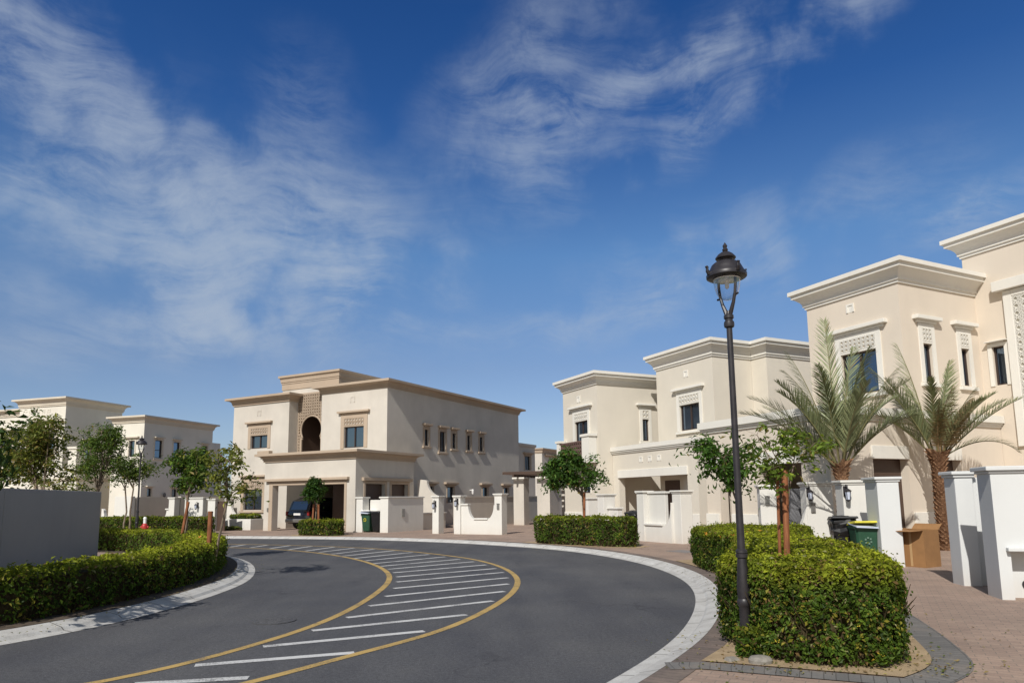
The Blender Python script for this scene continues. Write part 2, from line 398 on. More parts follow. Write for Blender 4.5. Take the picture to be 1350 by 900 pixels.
def hedge(name, poly, h, leaf, dens, label, group=None, z0=.1, tips=.5, seed=1, bloom=0, lum=1.0, solid=True):
    if poly_area(poly) < 0: poly = poly[::-1]
    n = len(poly); P = []; Nn = []
    # resample outline with rounded corners
    for _ in range(2):
        q = []
        for i in range(len(poly)):
            a, b = np.array(poly[i]), np.array(poly[(i + 1) % len(poly)]); q += [tuple(a * .78 + b * .22), tuple(a * .22 + b * .78)]
        poly = q
    n = len(poly); per = 0
    for i in range(n):
        a, b = np.array(poly[i]), np.array(poly[(i + 1) % n]); L = np.linalg.norm(b - a); per += L
        k = int(L * h * dens * 1.25) + 1
        t = rng.uniform(0, 1, k); z = rng.uniform(0.02, 1, k) ** .9 * h
        d = (b - a) / max(L, 1e-6); nn = np.array([d[1], -d[0]])
        dep = np.abs(rng.normal(0, .045, k)) + .085 * np.clip((z - h * .82) / (h * .18), 0, 1) ** 2
        pts = a[None] * (1 - t)[:, None] + b[None] * t[:, None] - nn[None] * dep[:, None]
        P.append(np.column_stack([pts, z])); Nn.append(np.tile([nn[0], nn[1], .45], (k, 1)))
    xs = [p[0] for p in poly]; ys = [p[1] for p in poly]
    A = abs(poly_area(poly)); bb = (max(xs) - min(xs)) * (max(ys) - min(ys)); k = int(dens * 1.25 * bb)
    x = rng.uniform(min(xs), max(xs), k); y = rng.uniform(min(ys), max(ys), k); ins = pip(poly, x, y); x = x[ins]; y = y[ins]
    ed = edge_dist(poly, x, y)
    z = h - np.abs(rng.normal(0, .04, len(x))) - .08 * np.clip(1 - ed / .14, 0, 1) ** 2
    P.append(np.column_stack([x, y, z])); Nn.append(np.tile([0, 0, 1.], (len(x), 1)))
    P = np.concatenate(P); Nn = np.concatenate(Nn)
    # stray shoots sticking out
    ks = int(len(P) * .03); ii = rng.integers(0, len(P), ks); sp = P[ii] + Nn[ii] * rng.uniform(.02, .10, (ks, 1)); P = np.concatenate([P, sp]); Nn = np.concatenate([Nn, Nn[ii]])
    bulge = lowfreq(P, 4.5, seed) * .045 + lowfreq(P, 13, seed + 5) * .035
    P = P + Nn * bulge[:, None]
    # sparse bottom, thin spots
    keep = rng.uniform(0, 1, len(P)) < np.clip(.35 + P[:, 2] / (h * .28), 0, 1) * np.where(lowfreq(P, 6.5, seed + 9) < -.62, .35, 1)
    P = P[keep]; Nn = Nn[keep]; P[:, 2] += z0
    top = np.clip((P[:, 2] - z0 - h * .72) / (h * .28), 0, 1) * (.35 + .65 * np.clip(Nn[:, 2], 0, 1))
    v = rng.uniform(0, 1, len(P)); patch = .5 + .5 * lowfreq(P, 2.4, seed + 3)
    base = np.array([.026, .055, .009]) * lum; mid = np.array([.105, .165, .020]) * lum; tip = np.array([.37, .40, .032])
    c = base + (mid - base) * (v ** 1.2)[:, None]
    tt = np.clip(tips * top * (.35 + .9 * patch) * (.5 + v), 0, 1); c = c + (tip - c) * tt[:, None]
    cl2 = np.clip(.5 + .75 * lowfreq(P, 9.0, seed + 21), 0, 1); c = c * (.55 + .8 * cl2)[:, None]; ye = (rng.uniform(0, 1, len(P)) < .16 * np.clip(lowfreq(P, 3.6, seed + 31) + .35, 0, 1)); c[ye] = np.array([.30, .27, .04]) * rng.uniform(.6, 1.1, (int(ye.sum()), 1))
    br = rng.uniform(0, 1, len(P)); c[br < .045] = (.19, .12, .05); c[br > .985] = (.34, .33, .15)
    em = MB(); ins_ = .14
    core = inset(poly, ins_)
    if solid: em.prism([tuple(p) for p in core], z0 - .02, z0 + h - .13)
    # twigs
    for _ in range(int(per * 9)):
        i = rnd.randrange(n); a, b = Vector(poly[i]), Vector(poly[(i + 1) % n]); t = rnd.random(); p = a.lerp(b, t); d = (b - a).normalized(); q = p - Vector((d.y, -d.x)) * .1
        nd_ = Vector((d.y, -d.x)) * rnd.uniform(-.02, .05); em.tube([(q.x, q.y, z0), (q.x + d.x * .06 + nd_.x, q.y + d.y * .06 + nd_.y, z0 + h * .35), (p.x + nd_.x + rnd.uniform(-.1, .1), p.y + nd_.y + rnd.uniform(-.1, .1), z0 + h * rnd.uniform(.5, .8))], [.010, .007, .003], 5, False)
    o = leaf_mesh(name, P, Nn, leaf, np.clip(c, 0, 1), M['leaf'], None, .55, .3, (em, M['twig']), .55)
    if bloom:
        pass
    return tag(o, label, 'hedge', group)
M['twig'] = plain('hedge_twigs', (.055, .042, .022), .95, 0, .6, 25, .1)

def tree(name, base, crown_c, crown_r, label, K=60, per=45, leaf=.09, trunk_r=.045, limbs=5, seed=1, tint=(.05, .10, .018), dry=.03, droop=.4, group=None, fork=.55, stems=1, cl=.2, shell=.5):
    r = np.random.default_rng(seed); rr = random.Random(seed)
    root = empty(name, base, 0, label, 'tree', group)
    b = Vector(base); cc = Vector(crown_c) - b; cr = Vector(crown_r)
    # cluster centres through the crown volume, lumpy
    cen = []
    lobes = [(cc + Vector((rr.uniform(-1, 1) * cr.x * .62, rr.uniform(-1, 1) * cr.y * .62, rr.uniform(-.55, .75) * cr.z)), rr.uniform(.38, .62)) for _ in range(limbs + 3)]
    while len(cen) < K:
        lb, q = rr.choice(lobes); d = Vector((rr.gauss(0, 1), rr.gauss(0, 1), rr.gauss(0, 1))).normalized() * (rr.random() ** shell)
        p = lb + Vector((d.x * cr.x, d.y * cr.y, d.z * cr.z)) * q
        cen.append(p)
    tk = MB(); tops = []
    for sidx in range(stems):
        off = Vector((rr.uniform(-.1, .1) * (stems > 1), rr.uniform(-.1, .1) * (stems > 1), 0)) * 1.5
        fk = Vector((cc.x * fork * .8, cc.y * fork * .8, max(.4, (cc.z - cr.z) * (.75 + .3 * fork)))) + off * 1.5
        mid = fk * .5 + Vector((rr.uniform(-.05, .05), rr.uniform(-.05, .05), 0))
        tk.tube([off, off * .8 + mid * .5, mid, fk], [trunk_r * 1.2, trunk_r, trunk_r * .9, trunk_r * .78], 9)
        tops.append(fk)
    nodes = []
    for i in range(limbs):
        lb = lobes[i][0]; st = tops[i % stems]; m1 = st.lerp(lb, .5) + Vector((rr.uniform(-.1, .1), rr.uniform(-.1, .1), rr.uniform(0, .12)))
        tk.tube([st - Vector((0, 0, .04)), st.lerp(m1, .5) + Vector((0, 0, .05)), m1, lb], [trunk_r * .62, trunk_r * .5, trunk_r * .36, trunk_r * .18], 6)
        nodes += [st.lerp(m1, .5) + Vector((0, 0, .05)), m1, m1.lerp(lb, .5), lb]
    for c in cen:
        nd = min(nodes, key=lambda q: (q - c).length); m2 = nd.lerp(c, .55) + Vector((0, 0, .05))
        tk.tube([nd, m2, c], [trunk_r * .12, trunk_r * .08, trunk_r * .04], 4, False)
    tk.build('trunk', M['bark'], root, True, recalc=False)
    P = []; Nn = []; col = []; ax = []
    for c in cen:
        s = cl * rr.uniform(.65, 1.25); k = int(per * rr.uniform(.6, 1.3))
        q = r.normal(0, 1, (k, 3)) * np.array([s, s, s * .6]) * .6
        q[:, 2] -= droop * (q[:, 0] ** 2 + q[:, 1] ** 2) / max(s, .01)
        P.append(q + np.array(c)); Nn.append(np.tile([0, 0, 1.], (k, 1)) + q / s * .7)
        ax.append(q * np.array([1, 1, .2]) + np.array([0, 0, -droop * .25]))
        sh = rr.uniform(.6, 1.5); v = r.uniform(.55, 1.45, (k, 1)); cl_ = np.array(tint)[None] * v * sh
        hi = r.uniform(0, 1, k) < .10; cl_[hi] = np.array(tint) * 2.3 * np.array([1.25, 1.05, .8])
        dr = r.uniform(0, 1, k) < dry * rr.uniform(.2, 2.4); cl_[dr] = np.array([.27, .21, .07]) * r.uniform(.5, 1.2, (int(dr.sum()), 1))
        col.append(cl_)
    leaf_mesh('crown', np.concatenate(P), np.concatenate(Nn), leaf * 1.55, np.clip(np.concatenate(col), 0, 1), M['leaf'], root, .42, .22, None, .45, np.concatenate(ax))
    return root

def stake(base, top, r, label, name='tree_stake', group=None):
    mb = MB(); b = Vector(base); t = Vector(top) - b
    n = 4
    mb.tube([(0, 0, 0), tuple(t * .5 + Vector((.004, 0, 0))), tuple(t)], [r * 1.05, r, r], 8)
    o = mb.build(name, M['wood'], None, True, .004); o.location = base
    return tag(o, label, 'stake', group)

def palm(base, h, tr, fronds, label, seed=3, lean=(0, 0), dead=0, lowcol=1.0):
    r = random.Random(seed); g = np.random.default_rng(seed)
    root = empty('date_palm', base, 0, label, 'palm tree')
    mb = MB(); n = 14; rings = 46; prof = []
    for k in range(rings + 1):
        t = k / rings; z = t * h
        rad = tr * (1.12 - .3 * t + (.28 if t > .86 else 0) * (t - .86) / .14)
        prof.append((rad * (.93 + .07 * math.sin(k * 2.4)), z, t))
    vs = []; fs = []
    for k, (rad, z, t) in enumerate(prof):
        for j in range(n):
            a = 2 * PI * (j + .5 * (k % 2)) / n
            vs.append((lean[0] * t * t + rad * .86 * math.cos(a), lean[1] * t * t + rad * .86 * math.sin(a), z))
    for k in range(rings):
        for j in range(n): fs.append((k * n + j, k * n + (j + 1) % n, (k + 1) * n + (j + 1) % n, (k + 1) * n + j))
    fs.append(tuple(range(rings * n, rings * n + n)))
    mb.idx(vs, fs)
    # cut leaf bases: upward wedge scales
    for k in range(rings):
        rad, z, t = prof[k]
        for j in range(n // 2 + 2):
            a = 2 * PI * (j + .5 * (k % 2)) / (n // 2 + 2) + r.uniform(-.08, .08); w = rad * .30; out = rad * (.26 + .16 * r.random()) + (.12 * max(0, (t - .8) / .2))
            hh = h / rings * (1.3 + .8 * r.random()) + (.16 * max(0, (t - .8) / .2)) * r.random(); cx, cy = lean[0] * t * t, lean[1] * t * t
            d = Vector((math.cos(a), math.sin(a), 0)); s = Vector((-d.y, d.x, 0)); p = Vector((cx, cy, z)) + d * rad * .82
            q = [p - s * w, p + s * w, p + s * w * .55 + d * out + Vector((0, 0, hh)), p - s * w * .55 + d * out + Vector((0, 0, hh)), p + Vector((0, 0, hh * .9)) + s * w * .5, p + Vector((0, 0, hh * .9)) - s * w * .5]
            mb.idx(q, [(0, 1, 2, 3), (3, 2, 4, 5), (1, 4, 2), (0, 3, 5)])
    mb.build('trunk', M['palmbark'], root)
    top = Vector((lean[0], lean[1], h - .08))
    for fr in fronds:
        az, el, L, dr, dry = fr
        d0 = Vector((math.cos(az) * math.cos(el), math.sin(az) * math.cos(el), math.sin(el)))
        hd = Vector((math.cos(az), math.sin(az), 0)); pts = []; m = 26; p = top + hd * tr * .5; ang = el
        side = Vector((-math.sin(az), math.cos(az), 0)); bend = r.uniform(-.25, .25)
        for k in range(m + 1):
            t = k / m; pts.append(p.copy()); ang = el - dr * (t ** 1.8)
            p = p + (hd * math.cos(ang) + Vector((0, 0, math.sin(ang))) + side * bend * t * .3) * (L / m)
        fm = MB(); fm.tube(pts, [max(.004, .026 * (1 - .9 * k / m)) for k in range(m + 1)], 5, False)
        nst = len(fm.v); cols = []
        stem = (.22, .20, .09) if not dry else (.30, .20, .10)
        cols += [stem] * nst
        NL = 62
        for k in range(NL):
            t = .17 + .83 * (k / (NL - 1)); fi = t * m; i0 = min(int(fi), m - 1); q = pts[i0].lerp(pts[i0 + 1], fi - i0); tg = (pts[i0 + 1] - pts[i0]).normalized()
            up = side.cross(tg)
            if up.dot(Vector((0, 0, 1))) < 0 and abs(el) < 1.2: up = -up
            ll = L * .155 * (.45 + 1.0 * math.sin(PI * min(1, (.12 + t * .86)) ** .9)) * r.uniform(.85, 1.12)
            if t > .96: ll *= .7
            for sg in (-1, 1):
                sp = r.uniform(.65, .95); ld = (tg * (.72 + .25 * t) + side * sg * sp * .62 + up * r.uniform(.18, .5)).normalized()
                if dry: ld = (ld + Vector((0, 0, -.55))).normalized()
                w = .019; bvec = ld.cross(up).normalized(); mid = q + ld * ll * .5; tipp = q + ld * ll + Vector((0, 0, -.05 * ll))
                i = len(fm.v); fm.idx([q - bvec * w * .5, q + bvec * w * .5, mid + bvec * w * .62, mid - bvec * w * .62, tipp], [(0, 1, 2, 3), (3, 2, 4)])
                if dry: c = Vector((.30, .21, .11)) * r.uniform(.6, 1.2)
                else:
                    c = Vector((.225, .25, .125)) * r.uniform(.6, 1.35) * lowcol
                    if r.random() < .07: c = Vector((.26, .22, .10))
                cols += [tuple(c)] * 5
        o = fm.build('frond', M['palmleaf'], root, recalc=False)
        at = o.data.color_attributes.new('col', 'FLOAT_COLOR', 'POINT')
        at.data.foreach_set('color', np.column_stack([np.array(cols), np.ones(len(cols))]).astype(np.float32).ravel())
    return root

# ------------------------------------------------------------------ house kit (local x along the front, y into the house)
def face_T(face, at):
    if face == 'F': return lambda a, d, z: (a, at - d, z)      # front wall, looks to -y
    return lambda a, d, z: (at + d, a, z)                      # right wall, looks to +x
def fbox(mb, T, a0, a1, d0, d1, z0, z1): mb.box(a0, a1, d0, d1, z0, z1, T)

def grid_face(mb, T, a0, a1, z0, z1, holes, depth):
    As = sorted({a0, a1, *[h[0] for h in holes], *[h[1] for h in holes]}); Zs = sorted({z0, z1, *[h[2] for h in holes], *[h[3] for h in holes]})
    for i in range(len(As) - 1):
        for j in range(len(Zs) - 1):
            ca, cz = (As[i] + As[i + 1]) / 2, (Zs[j] + Zs[j + 1]) / 2
            if any(h[0] < ca < h[1] and h[2] < cz < h[3] for h in holes): continue
            mb.face(T(As[i], 0, Zs[j]), T(As[i + 1], 0, Zs[j]), T(As[i + 1], 0, Zs[j + 1]), T(As[i], 0, Zs[j + 1]))
    for h in holes:
        d = -(h[4] if len(h) > 4 else depth); b0, b1, y0, y1 = h[:4]
        mb.face(T(b0, 0, y0), T(b0, d, y0), T(b0, d, y1), T(b0, 0, y1)); mb.face(T(b1, 0, y0), T(b1, 0, y1), T(b1, d, y1), T(b1, d, y0))
        mb.face(T(b0, 0, y0), T(b1, 0, y0), T(b1, d, y0), T(b0, d, y0)); mb.face(T(b0, 0, y1), T(b0, d, y1), T(b1, d, y1), T(b1, 0, y1))
        mb.face(T(b0, d, y0), T(b1, d, y0), T(b1, d, y1), T(b0, d, y1))

def block(root, x0, x1, y0, y1, z0, z1, mat, hF=(), hR=(), name='wall'):
    mb = MB()
    grid_face(mb, face_T('F', y0), x0, x1, z0, z1, list(hF), .22); grid_face(mb, face_T('R', x1), y0, y1, z0, z1, list(hR), .22)
    mb.face((x0, y1, z0), (x0, y0, z0), (x0, y0, z1), (x0, y1, z1)); mb.face((x1, y1, z0), (x0, y1, z0), (x0, y1, z1), (x1, y1, z1))
    mb.face((x0, y0, z1), (x1, y0, z1), (x1, y1, z1), (x0, y1, z1))
    if z0 > 0: mb.face((x0, y0, z0), (x0, y1, z0), (x1, y1, z0), (x1, y0, z0))
    return mb.build(name, mat, root, recalc=False)

def cornice(root, x0, x1, y0, y1, prof, mat, name='cornice'):
    mb = MB(); path = [(x0, y0), (x1, y0), (x1, y1), (x0, y1)]
    mb.sweep(path, prof, True)
    return mb.build(name, mat, root, recalc=False)

def prof_c(z, h=.5, o=.45):   # plain cove cornice of the tan trimmed villa
    p = [(-.02, z), (.07, z), (.07, z + .10), (.11, z + .11), (.11, z + .17)]
    for k in range(6):
        t = k / 5; p.append((.11 + (o - .15) * (1 - math.cos(t * PI / 2)), z + .17 + (h - .30) * math.sin(t * PI / 2)))
    p += [(o, z + h - .13), (o, z + h), (-.25, z + h), (-.25, z + h - .4)]
    return p
def prof_a(z, h=.86, o=.46):  # stepped white cornice
    p = [(-.02, z), (.05, z), (.05, z + .09), (.10, z + .095), (.10, z + .19)]
    for k in range(6):
        t = k / 5; p.append((.11 + (o - .24) * t ** 1.6, z + .19 + (h - .48) * t))
    p += [(o - .08, z + h - .28), (o - .08, z + h - .15), (o, z + h - .145), (o, z + h), (-.25, z + h), (-.25, z + h - .5)]
    return p
def prof_p(z, h=.34, o=.16):  # small parapet capping with two shadow lines
    return [(-.02, z), (.05, z), (.05, z + .07), (.10, z + .075), (.10, z + .14), (o, z + .145), (o, z + h), (-.25, z + h), (-.25, z + h - .3)]

def lattice(mb, T, a0, a1, z0, z1, cell, bar, d0, d1, clip=None):
    na = max(1, round((a1 - a0) / cell)); nz = max(1, round((z1 - z0) / cell)); ca = (a1 - a0) / na; cz = (z1 - z0) / nz
    def barr(p, q):
        if clip and not (clip(*p) and clip(*q)): return
        dx, dz = q[0] - p[0], q[1] - p[1]; L = math.hypot(dx, dz); nx, nz_ = -dz / L * bar / 2, dx / L * bar / 2
        mb.idx([T(p[0] + nx, d, p[1] + nz_) if k == 0 else T(q[0] + nx, d, q[1] + nz_) if k == 1 else T(q[0] - nx, d, q[1] - nz_) if k == 2 else T(p[0] - nx, d, p[1] - nz_) for d in (d0, d1) for k in range(4)],
               [(4, 5, 6, 7), (0, 1, 5, 4), (1, 2, 6, 5), (2, 3, 7, 6), (3, 0, 4, 7)])
    for i in range(na):
        for j in range(nz):
            x, z = a0 + i * ca, z0 + j * cz; c = (x + ca / 2, z + cz / 2)
            k = .30
            e = [(x + ca * .5, z), (x + ca, z + cz * .5), (x + ca * .5, z + cz), (x, z + cz * .5)]
            for q in range(4): barr(e[q], e[(q + 1) % 4])
            g = [(x + ca * k, z + cz * k), (x + ca * (1 - k), z + cz * k), (x + ca * (1 - k), z + cz * (1 - k)), (x + ca * k, z + cz * (1 - k))]
            cor = [(x, z), (x + ca, z), (x + ca, z + cz), (x, z + cz)]
            for q in range(4): barr(g[q], cor[q])

def window(root, face, at, a0, a1, z0, z1, trim, mull=1, hood=None, sur=.16, panel=0, sill=0, pat=.17, curtain=False, horiz=False):
    T = face_T(face, at); mb = MB(); fw = .055
    fbox(mb, T, a0, a0 + fw, -.17, -.09, z0, z1); fbox(mb, T, a1 - fw, a1, -.17, -.09, z0, z1)
    fbox(mb, T, a0 + fw, a1 - fw, -.17, -.09, z0, z0 + fw); fbox(mb, T, a0 + fw, a1 - fw, -.17, -.09, z1 - fw, z1)
    for k in range(mull):
        c = a0 + (a1 - a0) * (k + 1) / (mull + 1); fbox(mb, T, c - .035, c + .035, -.165, -.085, z0 + fw, z1 - fw)
    if horiz: fbox(mb, T, a0 + fw, a1 - fw, -.163, -.095, z0 + (z1 - z0) * .42, z0 + (z1 - z0) * .42 + .05)
    w = mb.build('window', M['frame'], root)
    p = MB(); p.face(T(a0 + .02, -.135, z0 + .02), T(a1 - .02, -.135, z0 + .02), T(a1 - .02, -.135, z1 - .02), T(a0 + .02, -.135, z1 - .02)); p.build('pane', M['glass'], w, recalc=False)
    zt = z1
    if sur:
        s = MB(); top = z1 + (panel if panel else 0) + sur * .8; D = .035
        fbox(s, T, a0 - sur, a0 - .004, -.02, D, z0 - .02, top); fbox(s, T, a1 + .004, a1 + sur, -.02, D, z0 - .02, top)
        fbox(s, T, a0 - .004, a1 + .004, -.02, D, top - sur * .8, top)
        if panel: fbox(s, T, a0 - .004, a1 + .004, -.02, D, z1 + .004, z1 + .07)
        s.build('window_surround', trim, w); zt = top
        if panel:
            q = MB(); lattice(q, T, a0, a1, z1 + .07, top - sur * .8, pat, pat * .2, -.002, .045)
            qq = q.build('lattice_panel', trim, w)
    if hood:
        e, hh = hood if isinstance(hood, tuple) else (hood, .22); s = MB(); zb = zt + .012
        fbox(s, T, a0 - sur - e + .14, a1 + sur + e - .14, -.02, .07, zb, zb + hh * .42); fbox(s, T, a0 - sur - e, a1 + sur + e, -.02, .20, zb + hh * .42 + .002, zb + hh)
        s.build('window_hood', trim, w, bev=.012)
    if sill:
        s = MB(); fbox(s, T, a0 - sur - .07, a1 + sur + .07, -.02, .10, z0 - .16, z0 - .045); s.build('sill', trim, w, bev=.01)
    return w
def plaque(root, face, at, a, z, s, mat, name='wall_vent'):
    T = face_T(face, at); mb = MB(); w = s / 2
    fbox(mb, T, a - w, a - w * .6, -.01, .03, z - w, z + w); fbox(mb, T, a + w * .6, a + w, -.01, .03, z - w, z + w)
    fbox(mb, T, a - w * .6, a + w * .6, -.01, .03, z + w * .6, z + w); fbox(mb, T, a - w * .6, a + w * .6, -.01, .008, z - w, z + w * .6)
    return mb.build(name, mat, root)
def wall_lamp(root, x, y, z, nx, ny, mat=None):
    """little bracket lantern; (nx,ny) points out of the wall"""
    mb = MB(); t = (-ny, nx)
    P = lambda a, d, zz: (x + t[0] * a + nx * d, y + t[1] * a + ny * d, z + zz)
    mb.box(-.05, .05, -.01, .03, -.12, .14, P); mb.tube([P(0, .02, .08), P(0, .08, .17), P(0, .15, .15), P(0, .17, .06)], .013, 6)
    mb.lathe([(.02, z + .07), (.09, z + .02), (.085, z + .0)], (x + nx * .17, y + ny * .17), 10)
    for k in range(4):
        a = PI / 4 + k * PI / 2; mb.tube([(x + nx * .17 + .07 * math.cos(a), y + ny * .17 + .07 * math.sin(a), z), (x + nx * .17 + .05 * math.cos(a), y + ny * .17 + .05 * math.sin(a), z - .2)], .008, 4)
    mb.lathe([(.055, z - .2), (.05, z - .225), (.015, z - .25)], (x + nx * .17, y + ny * .17), 10)
    o = mb.build('wall_lamp', M['iron'], root)
    g = MB(); g.lathe([(.066, z - .004), (.047, z - .198)], (x + nx * .17, y + ny * .17), 10); g.build('lamp_glass', mat or M['pale'], o, True)
    return o
def hole(w, d=.22): return (w[0], w[1], w[2], w[3], d)

# ------------------------------------------------------------------ HOUSE: tan trimmed villa across the road
ANG_C = R_(61.7 - 90)
OC = (-13.92, 38.77, 0)
c = empty('villa', OC, ANG_C, 'cream two storey villa with tan cornices and a dark car in its carport', 'house')
W, TR = M['cwall'], M['ctrim']
# left wing
wl1 = (-4.24, -2.76, 4.98, 5.79); wl0 = (-4.67, -3.06, 1.19, 2.46)
block(c, -5.88, -1.0, 2.6, 13, 0, 7.83, W, [hole(wl1), hole(wl0)])
cornice(c, -5.88, -1.0, 2.6, 13, prof_c(7.76, .48, .42), TR)
window(c, 'F', 2.6, *wl1, TR, 1, (.16, .2), .24, .46, 0, .2)
window(c, 'F', 2.6, *wl0, TR, 1, (.12, .2), .24, .46, .1, .2)
s = MB(); fbox(s, face_T('F', 2.6), -3.3, -2.3, -.02, .3, 4.55, 4.78); s.build('sill', TR, c, bev=.015)
plaque(c, 'F', 2.6, -3.58, 7.2, .34, W)
cu = MB()
for k in range(12): cu.tube([(-4.2 + k * .05, 2.79 + .012 * (k % 2), 1.24), (-4.35 + k * .06 + .2, 2.79, 1.9), (-4.45 + k * .07, 2.79 + .012 * (k % 2), 2.42)], .03, 5)
# middle recess with the pierced screen and the tall attic
hs = (-.78, .95, 4.45, 7.0, 4.2)
block(c, -2.45, 2.2, 3.4, 11, 3.3, 9.05, W, [hs])
cornice(c, -2.45, 2.2, 3.4, 11, prof_c(9.0, .52, .22), TR)
mb = MB(); mb.box(-2.49, 2.24, 3.36, 3.42, 8.62, 8.995); mb.box(2.19, 2.24, 3.424, 8, 8.62, 8.995); mb.build('frieze', TR, c)
T = face_T('F', 3.4); q = MB(); cxA, rA, zA = .13, .86, 6.0
def inside_arch(a, z):
    if z > 5.55: return (a - cxA) ** 2 + (z - zA) ** 2 < (rA + .07) ** 2
    return abs(a - cxA) < .80
lattice(q, T, -1.5, 1.22, 4.5, 8.2, .18, .042, .012, .075, lambda a, z: not inside_arch(a, z))
# sunk back plate around the arch, built as strips
qb = MB(); zz = 4.45
while zz < 8.2:
    z2 = min(zz + .075, 8.2); zc = (zz + z2) / 2
    hw = 0
    if zc > 5.55: hw = math.sqrt(max(0, rA ** 2 - (zc - zA) ** 2))
    else: hw = .80 if zc < 5.4 else .74
    if hw > 0:
        fbox(qb, T, -1.5, cxA - hw, .002, .016, zz, z2); fbox(qb, T, cxA + hw, 1.22, .002, .016, zz, z2)
    else: fbox(qb, T, -1.5, 1.22, .002, .016, zz, z2)
    zz = z2
fbox(q, T, -1.62, -1.5, .002, .09, 4.45, 8.2); fbox(q, T, -1.62, 1.22, .002, .09, 8.2, 8.3)
pts = [(cxA + rA * math.cos(a), zA + rA * math.sin(a)) for a in np.linspace(-.55, PI + .55, 40)]
q.tube([T(a, .05, z) for a, z in pts], .055, 6)
for sg in (-1, 1):
    xe = cxA + sg * rA * math.cos(.55); fbox(q, T, min(xe, cxA + sg * .86), max(xe, cxA + sg * .86) + .02, .0, .08, 5.43, 5.53); fbox(q, T, cxA + sg * .83 - .05, cxA + sg * .83 + .05, .0, .08, 4.45, 5.43)
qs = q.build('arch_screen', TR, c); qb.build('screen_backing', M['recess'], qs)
mb = MB(); mb.box(-.775, -.74, 3.45, 7.55, 4.46, 6.99); mb.box(.91, .945, 3.45, 7.55, 4.46, 6.99); mb.box(-.74, .91, 3.45, 7.55, 6.95, 6.99); mb.box(-.74, .91, 7.5, 7.55, 4.46, 6.95); mb.build('loggia_dark_lining', M['door'], c)  # dark lining added to darken the room behind the arch
mb = MB(); mb.box(-2.4, 3, 2.7, 3.38, 4.30, 4.42); 
# right wing
wr = (3.06, 4.54, 4.72, 5.95)
side = [(6.59, 7.02, 4.96, 5.95), (8.22, 8.86, 4.69, 5.95), (9.64, 10.09, 4.96, 5.95), (11.45, 11.9, 4.96, 5.95), (13.06, 13.54, 4.96, 5.95)]
low = [(6.85, 7.55, 1.5, 2.5), (9.06, 9.83, 1.5, 2.5), (13.4, 14.16, 1.5, 2.5), (16.4, 17.15, 1.5, 2.5), (19.4, 20.1, 1.5, 2.5)]
block(c, 1.25, 6.2, 3.0, 18.85, 3.3, 8.12, W, [hole(wr)], [hole(x) for x in side])
block(c, 2.3, 6.2, 3.0, 18.85, 0, 3.3, W, [], [hole(x) for x in low if x[1] < 18.8])
mb = MB(); mb.box(-1.0, 2.3, 8.0, 8.2, 0, 3.3); mb.build('carport_back_wall', W, c)
cornice(c, 1.25, 6.2, 3.0, 18.85, prof_c(8.04, .44, .43), TR)
window(c, 'F', 3.0, *wr, TR, 1, (.18, .2), .26, .5, 0, .2)
for k, x in enumerate(side): window(c, 'R', 6.2, *x, TR, 1 if k == 1 else 0, (.06, .22), .15, .0, 1, .2, False, k != 1)
for x in low[:4]: window(c, 'R', 6.2, *x, TR, 0, (.30, .22), .06, 0, 0)
plaque(c, 'F', 3.0, 3.65, 7.55, .36, W)
mb = MB(); mb.tube([(6.2, 11.8, 2.28), (6.42, 11.8, 2.32)], .03, 6); mb.lathe([(.05, 2.02), (.08, 2.08), (.08, 2.3), (.03, 2.36)], (6.42, 11.8), 10); mb.build('wall_lamp', M['whitepaint'], c, True)
# rear lower range
wb = (20.2, 21.2, 3.9, 5.0)
block(c, .8, 6.0, 18.87, 22.0, 0, 5.75, W, [], [hole(wb)]); cornice(c, .8, 6.0, 18.87, 22.0, prof_p(5.7, .25, .1), W)
window(c, 'R', 6.0, *wb, TR, 1, (.2, .2), .1)
# carport in front
mb = MB(); Y0 = 0.
mb.box(0, .67, Y0, .4, 0, 3.95); mb.box(5.86, 6.6, Y0, .4, 0, 3.95); mb.box(.67, 5.86, Y0, .4, 2.56, 3.95)
mb.box(6.25, 6.6, .4, .8, 0, 3.95); mb.box(6.25, 6.6, 2.38, 2.95, 0, 3.95); mb.box(6.25, 6.6, 4.42, 5.0, 0, 3.95)
mb.box(6.25, 6.6, .8, 2.38, 2.57, 3.95); mb.box(6.25, 6.6, 2.95, 4.42, 2.57, 3.95); mb.box(6.25, 6.6, .8, 2.38, 0, 1.0); mb.box(6.25, 6.6, 2.95, 4.42, 0, 1.0)
mb.box(0.0, 6.25, .4, 2.97, 3.5, 3.7); mb.box(6.202, 6.25, 2.97, 5.0, 3.5, 3.7)
mb.build('carport_wall', W, c, recalc=False)
cornice(c, 0, 6.6, 0, 5.0, prof_c(3.87, .46, .42), TR)
s = MB(); T = face_T('F', 0.)
fbox(s, T, .40, .665, -.02, .03, 0, 2.70); fbox(s, T, 5.865, 6.02, -.02, .03, 0, 2.70); fbox(s, T, .665, 5.865, -.02, .03, 2.57, 2.70)
fbox(s, T, .30, 6.06, -.02, .08, 2.712, 2.79); fbox(s, T, .16, 6.2, -.02, .2, 2.793, 2.93); s.build('garage_surround', TR, c, bev=.012)
s = MB(); T = face_T('R', 6.6)
for a0, a1 in ((.8, 2.38), (2.95, 4.42)):
    fbox(s, T, a0 - .16, a0 - .003, -.02, .03, .9, 2.72); fbox(s, T, a1 + .003, a1 + .16, -.02, .03, .9, 2.72); fbox(s, T, a0 - .003, a1 + .003, -.02, .03, 2.573, 2.72); fbox(s, T, a0 - .32, a1 + .3, -.02, .16, 2.725, 2.90)
s.build('opening_surround', TR, c, bev=.012)
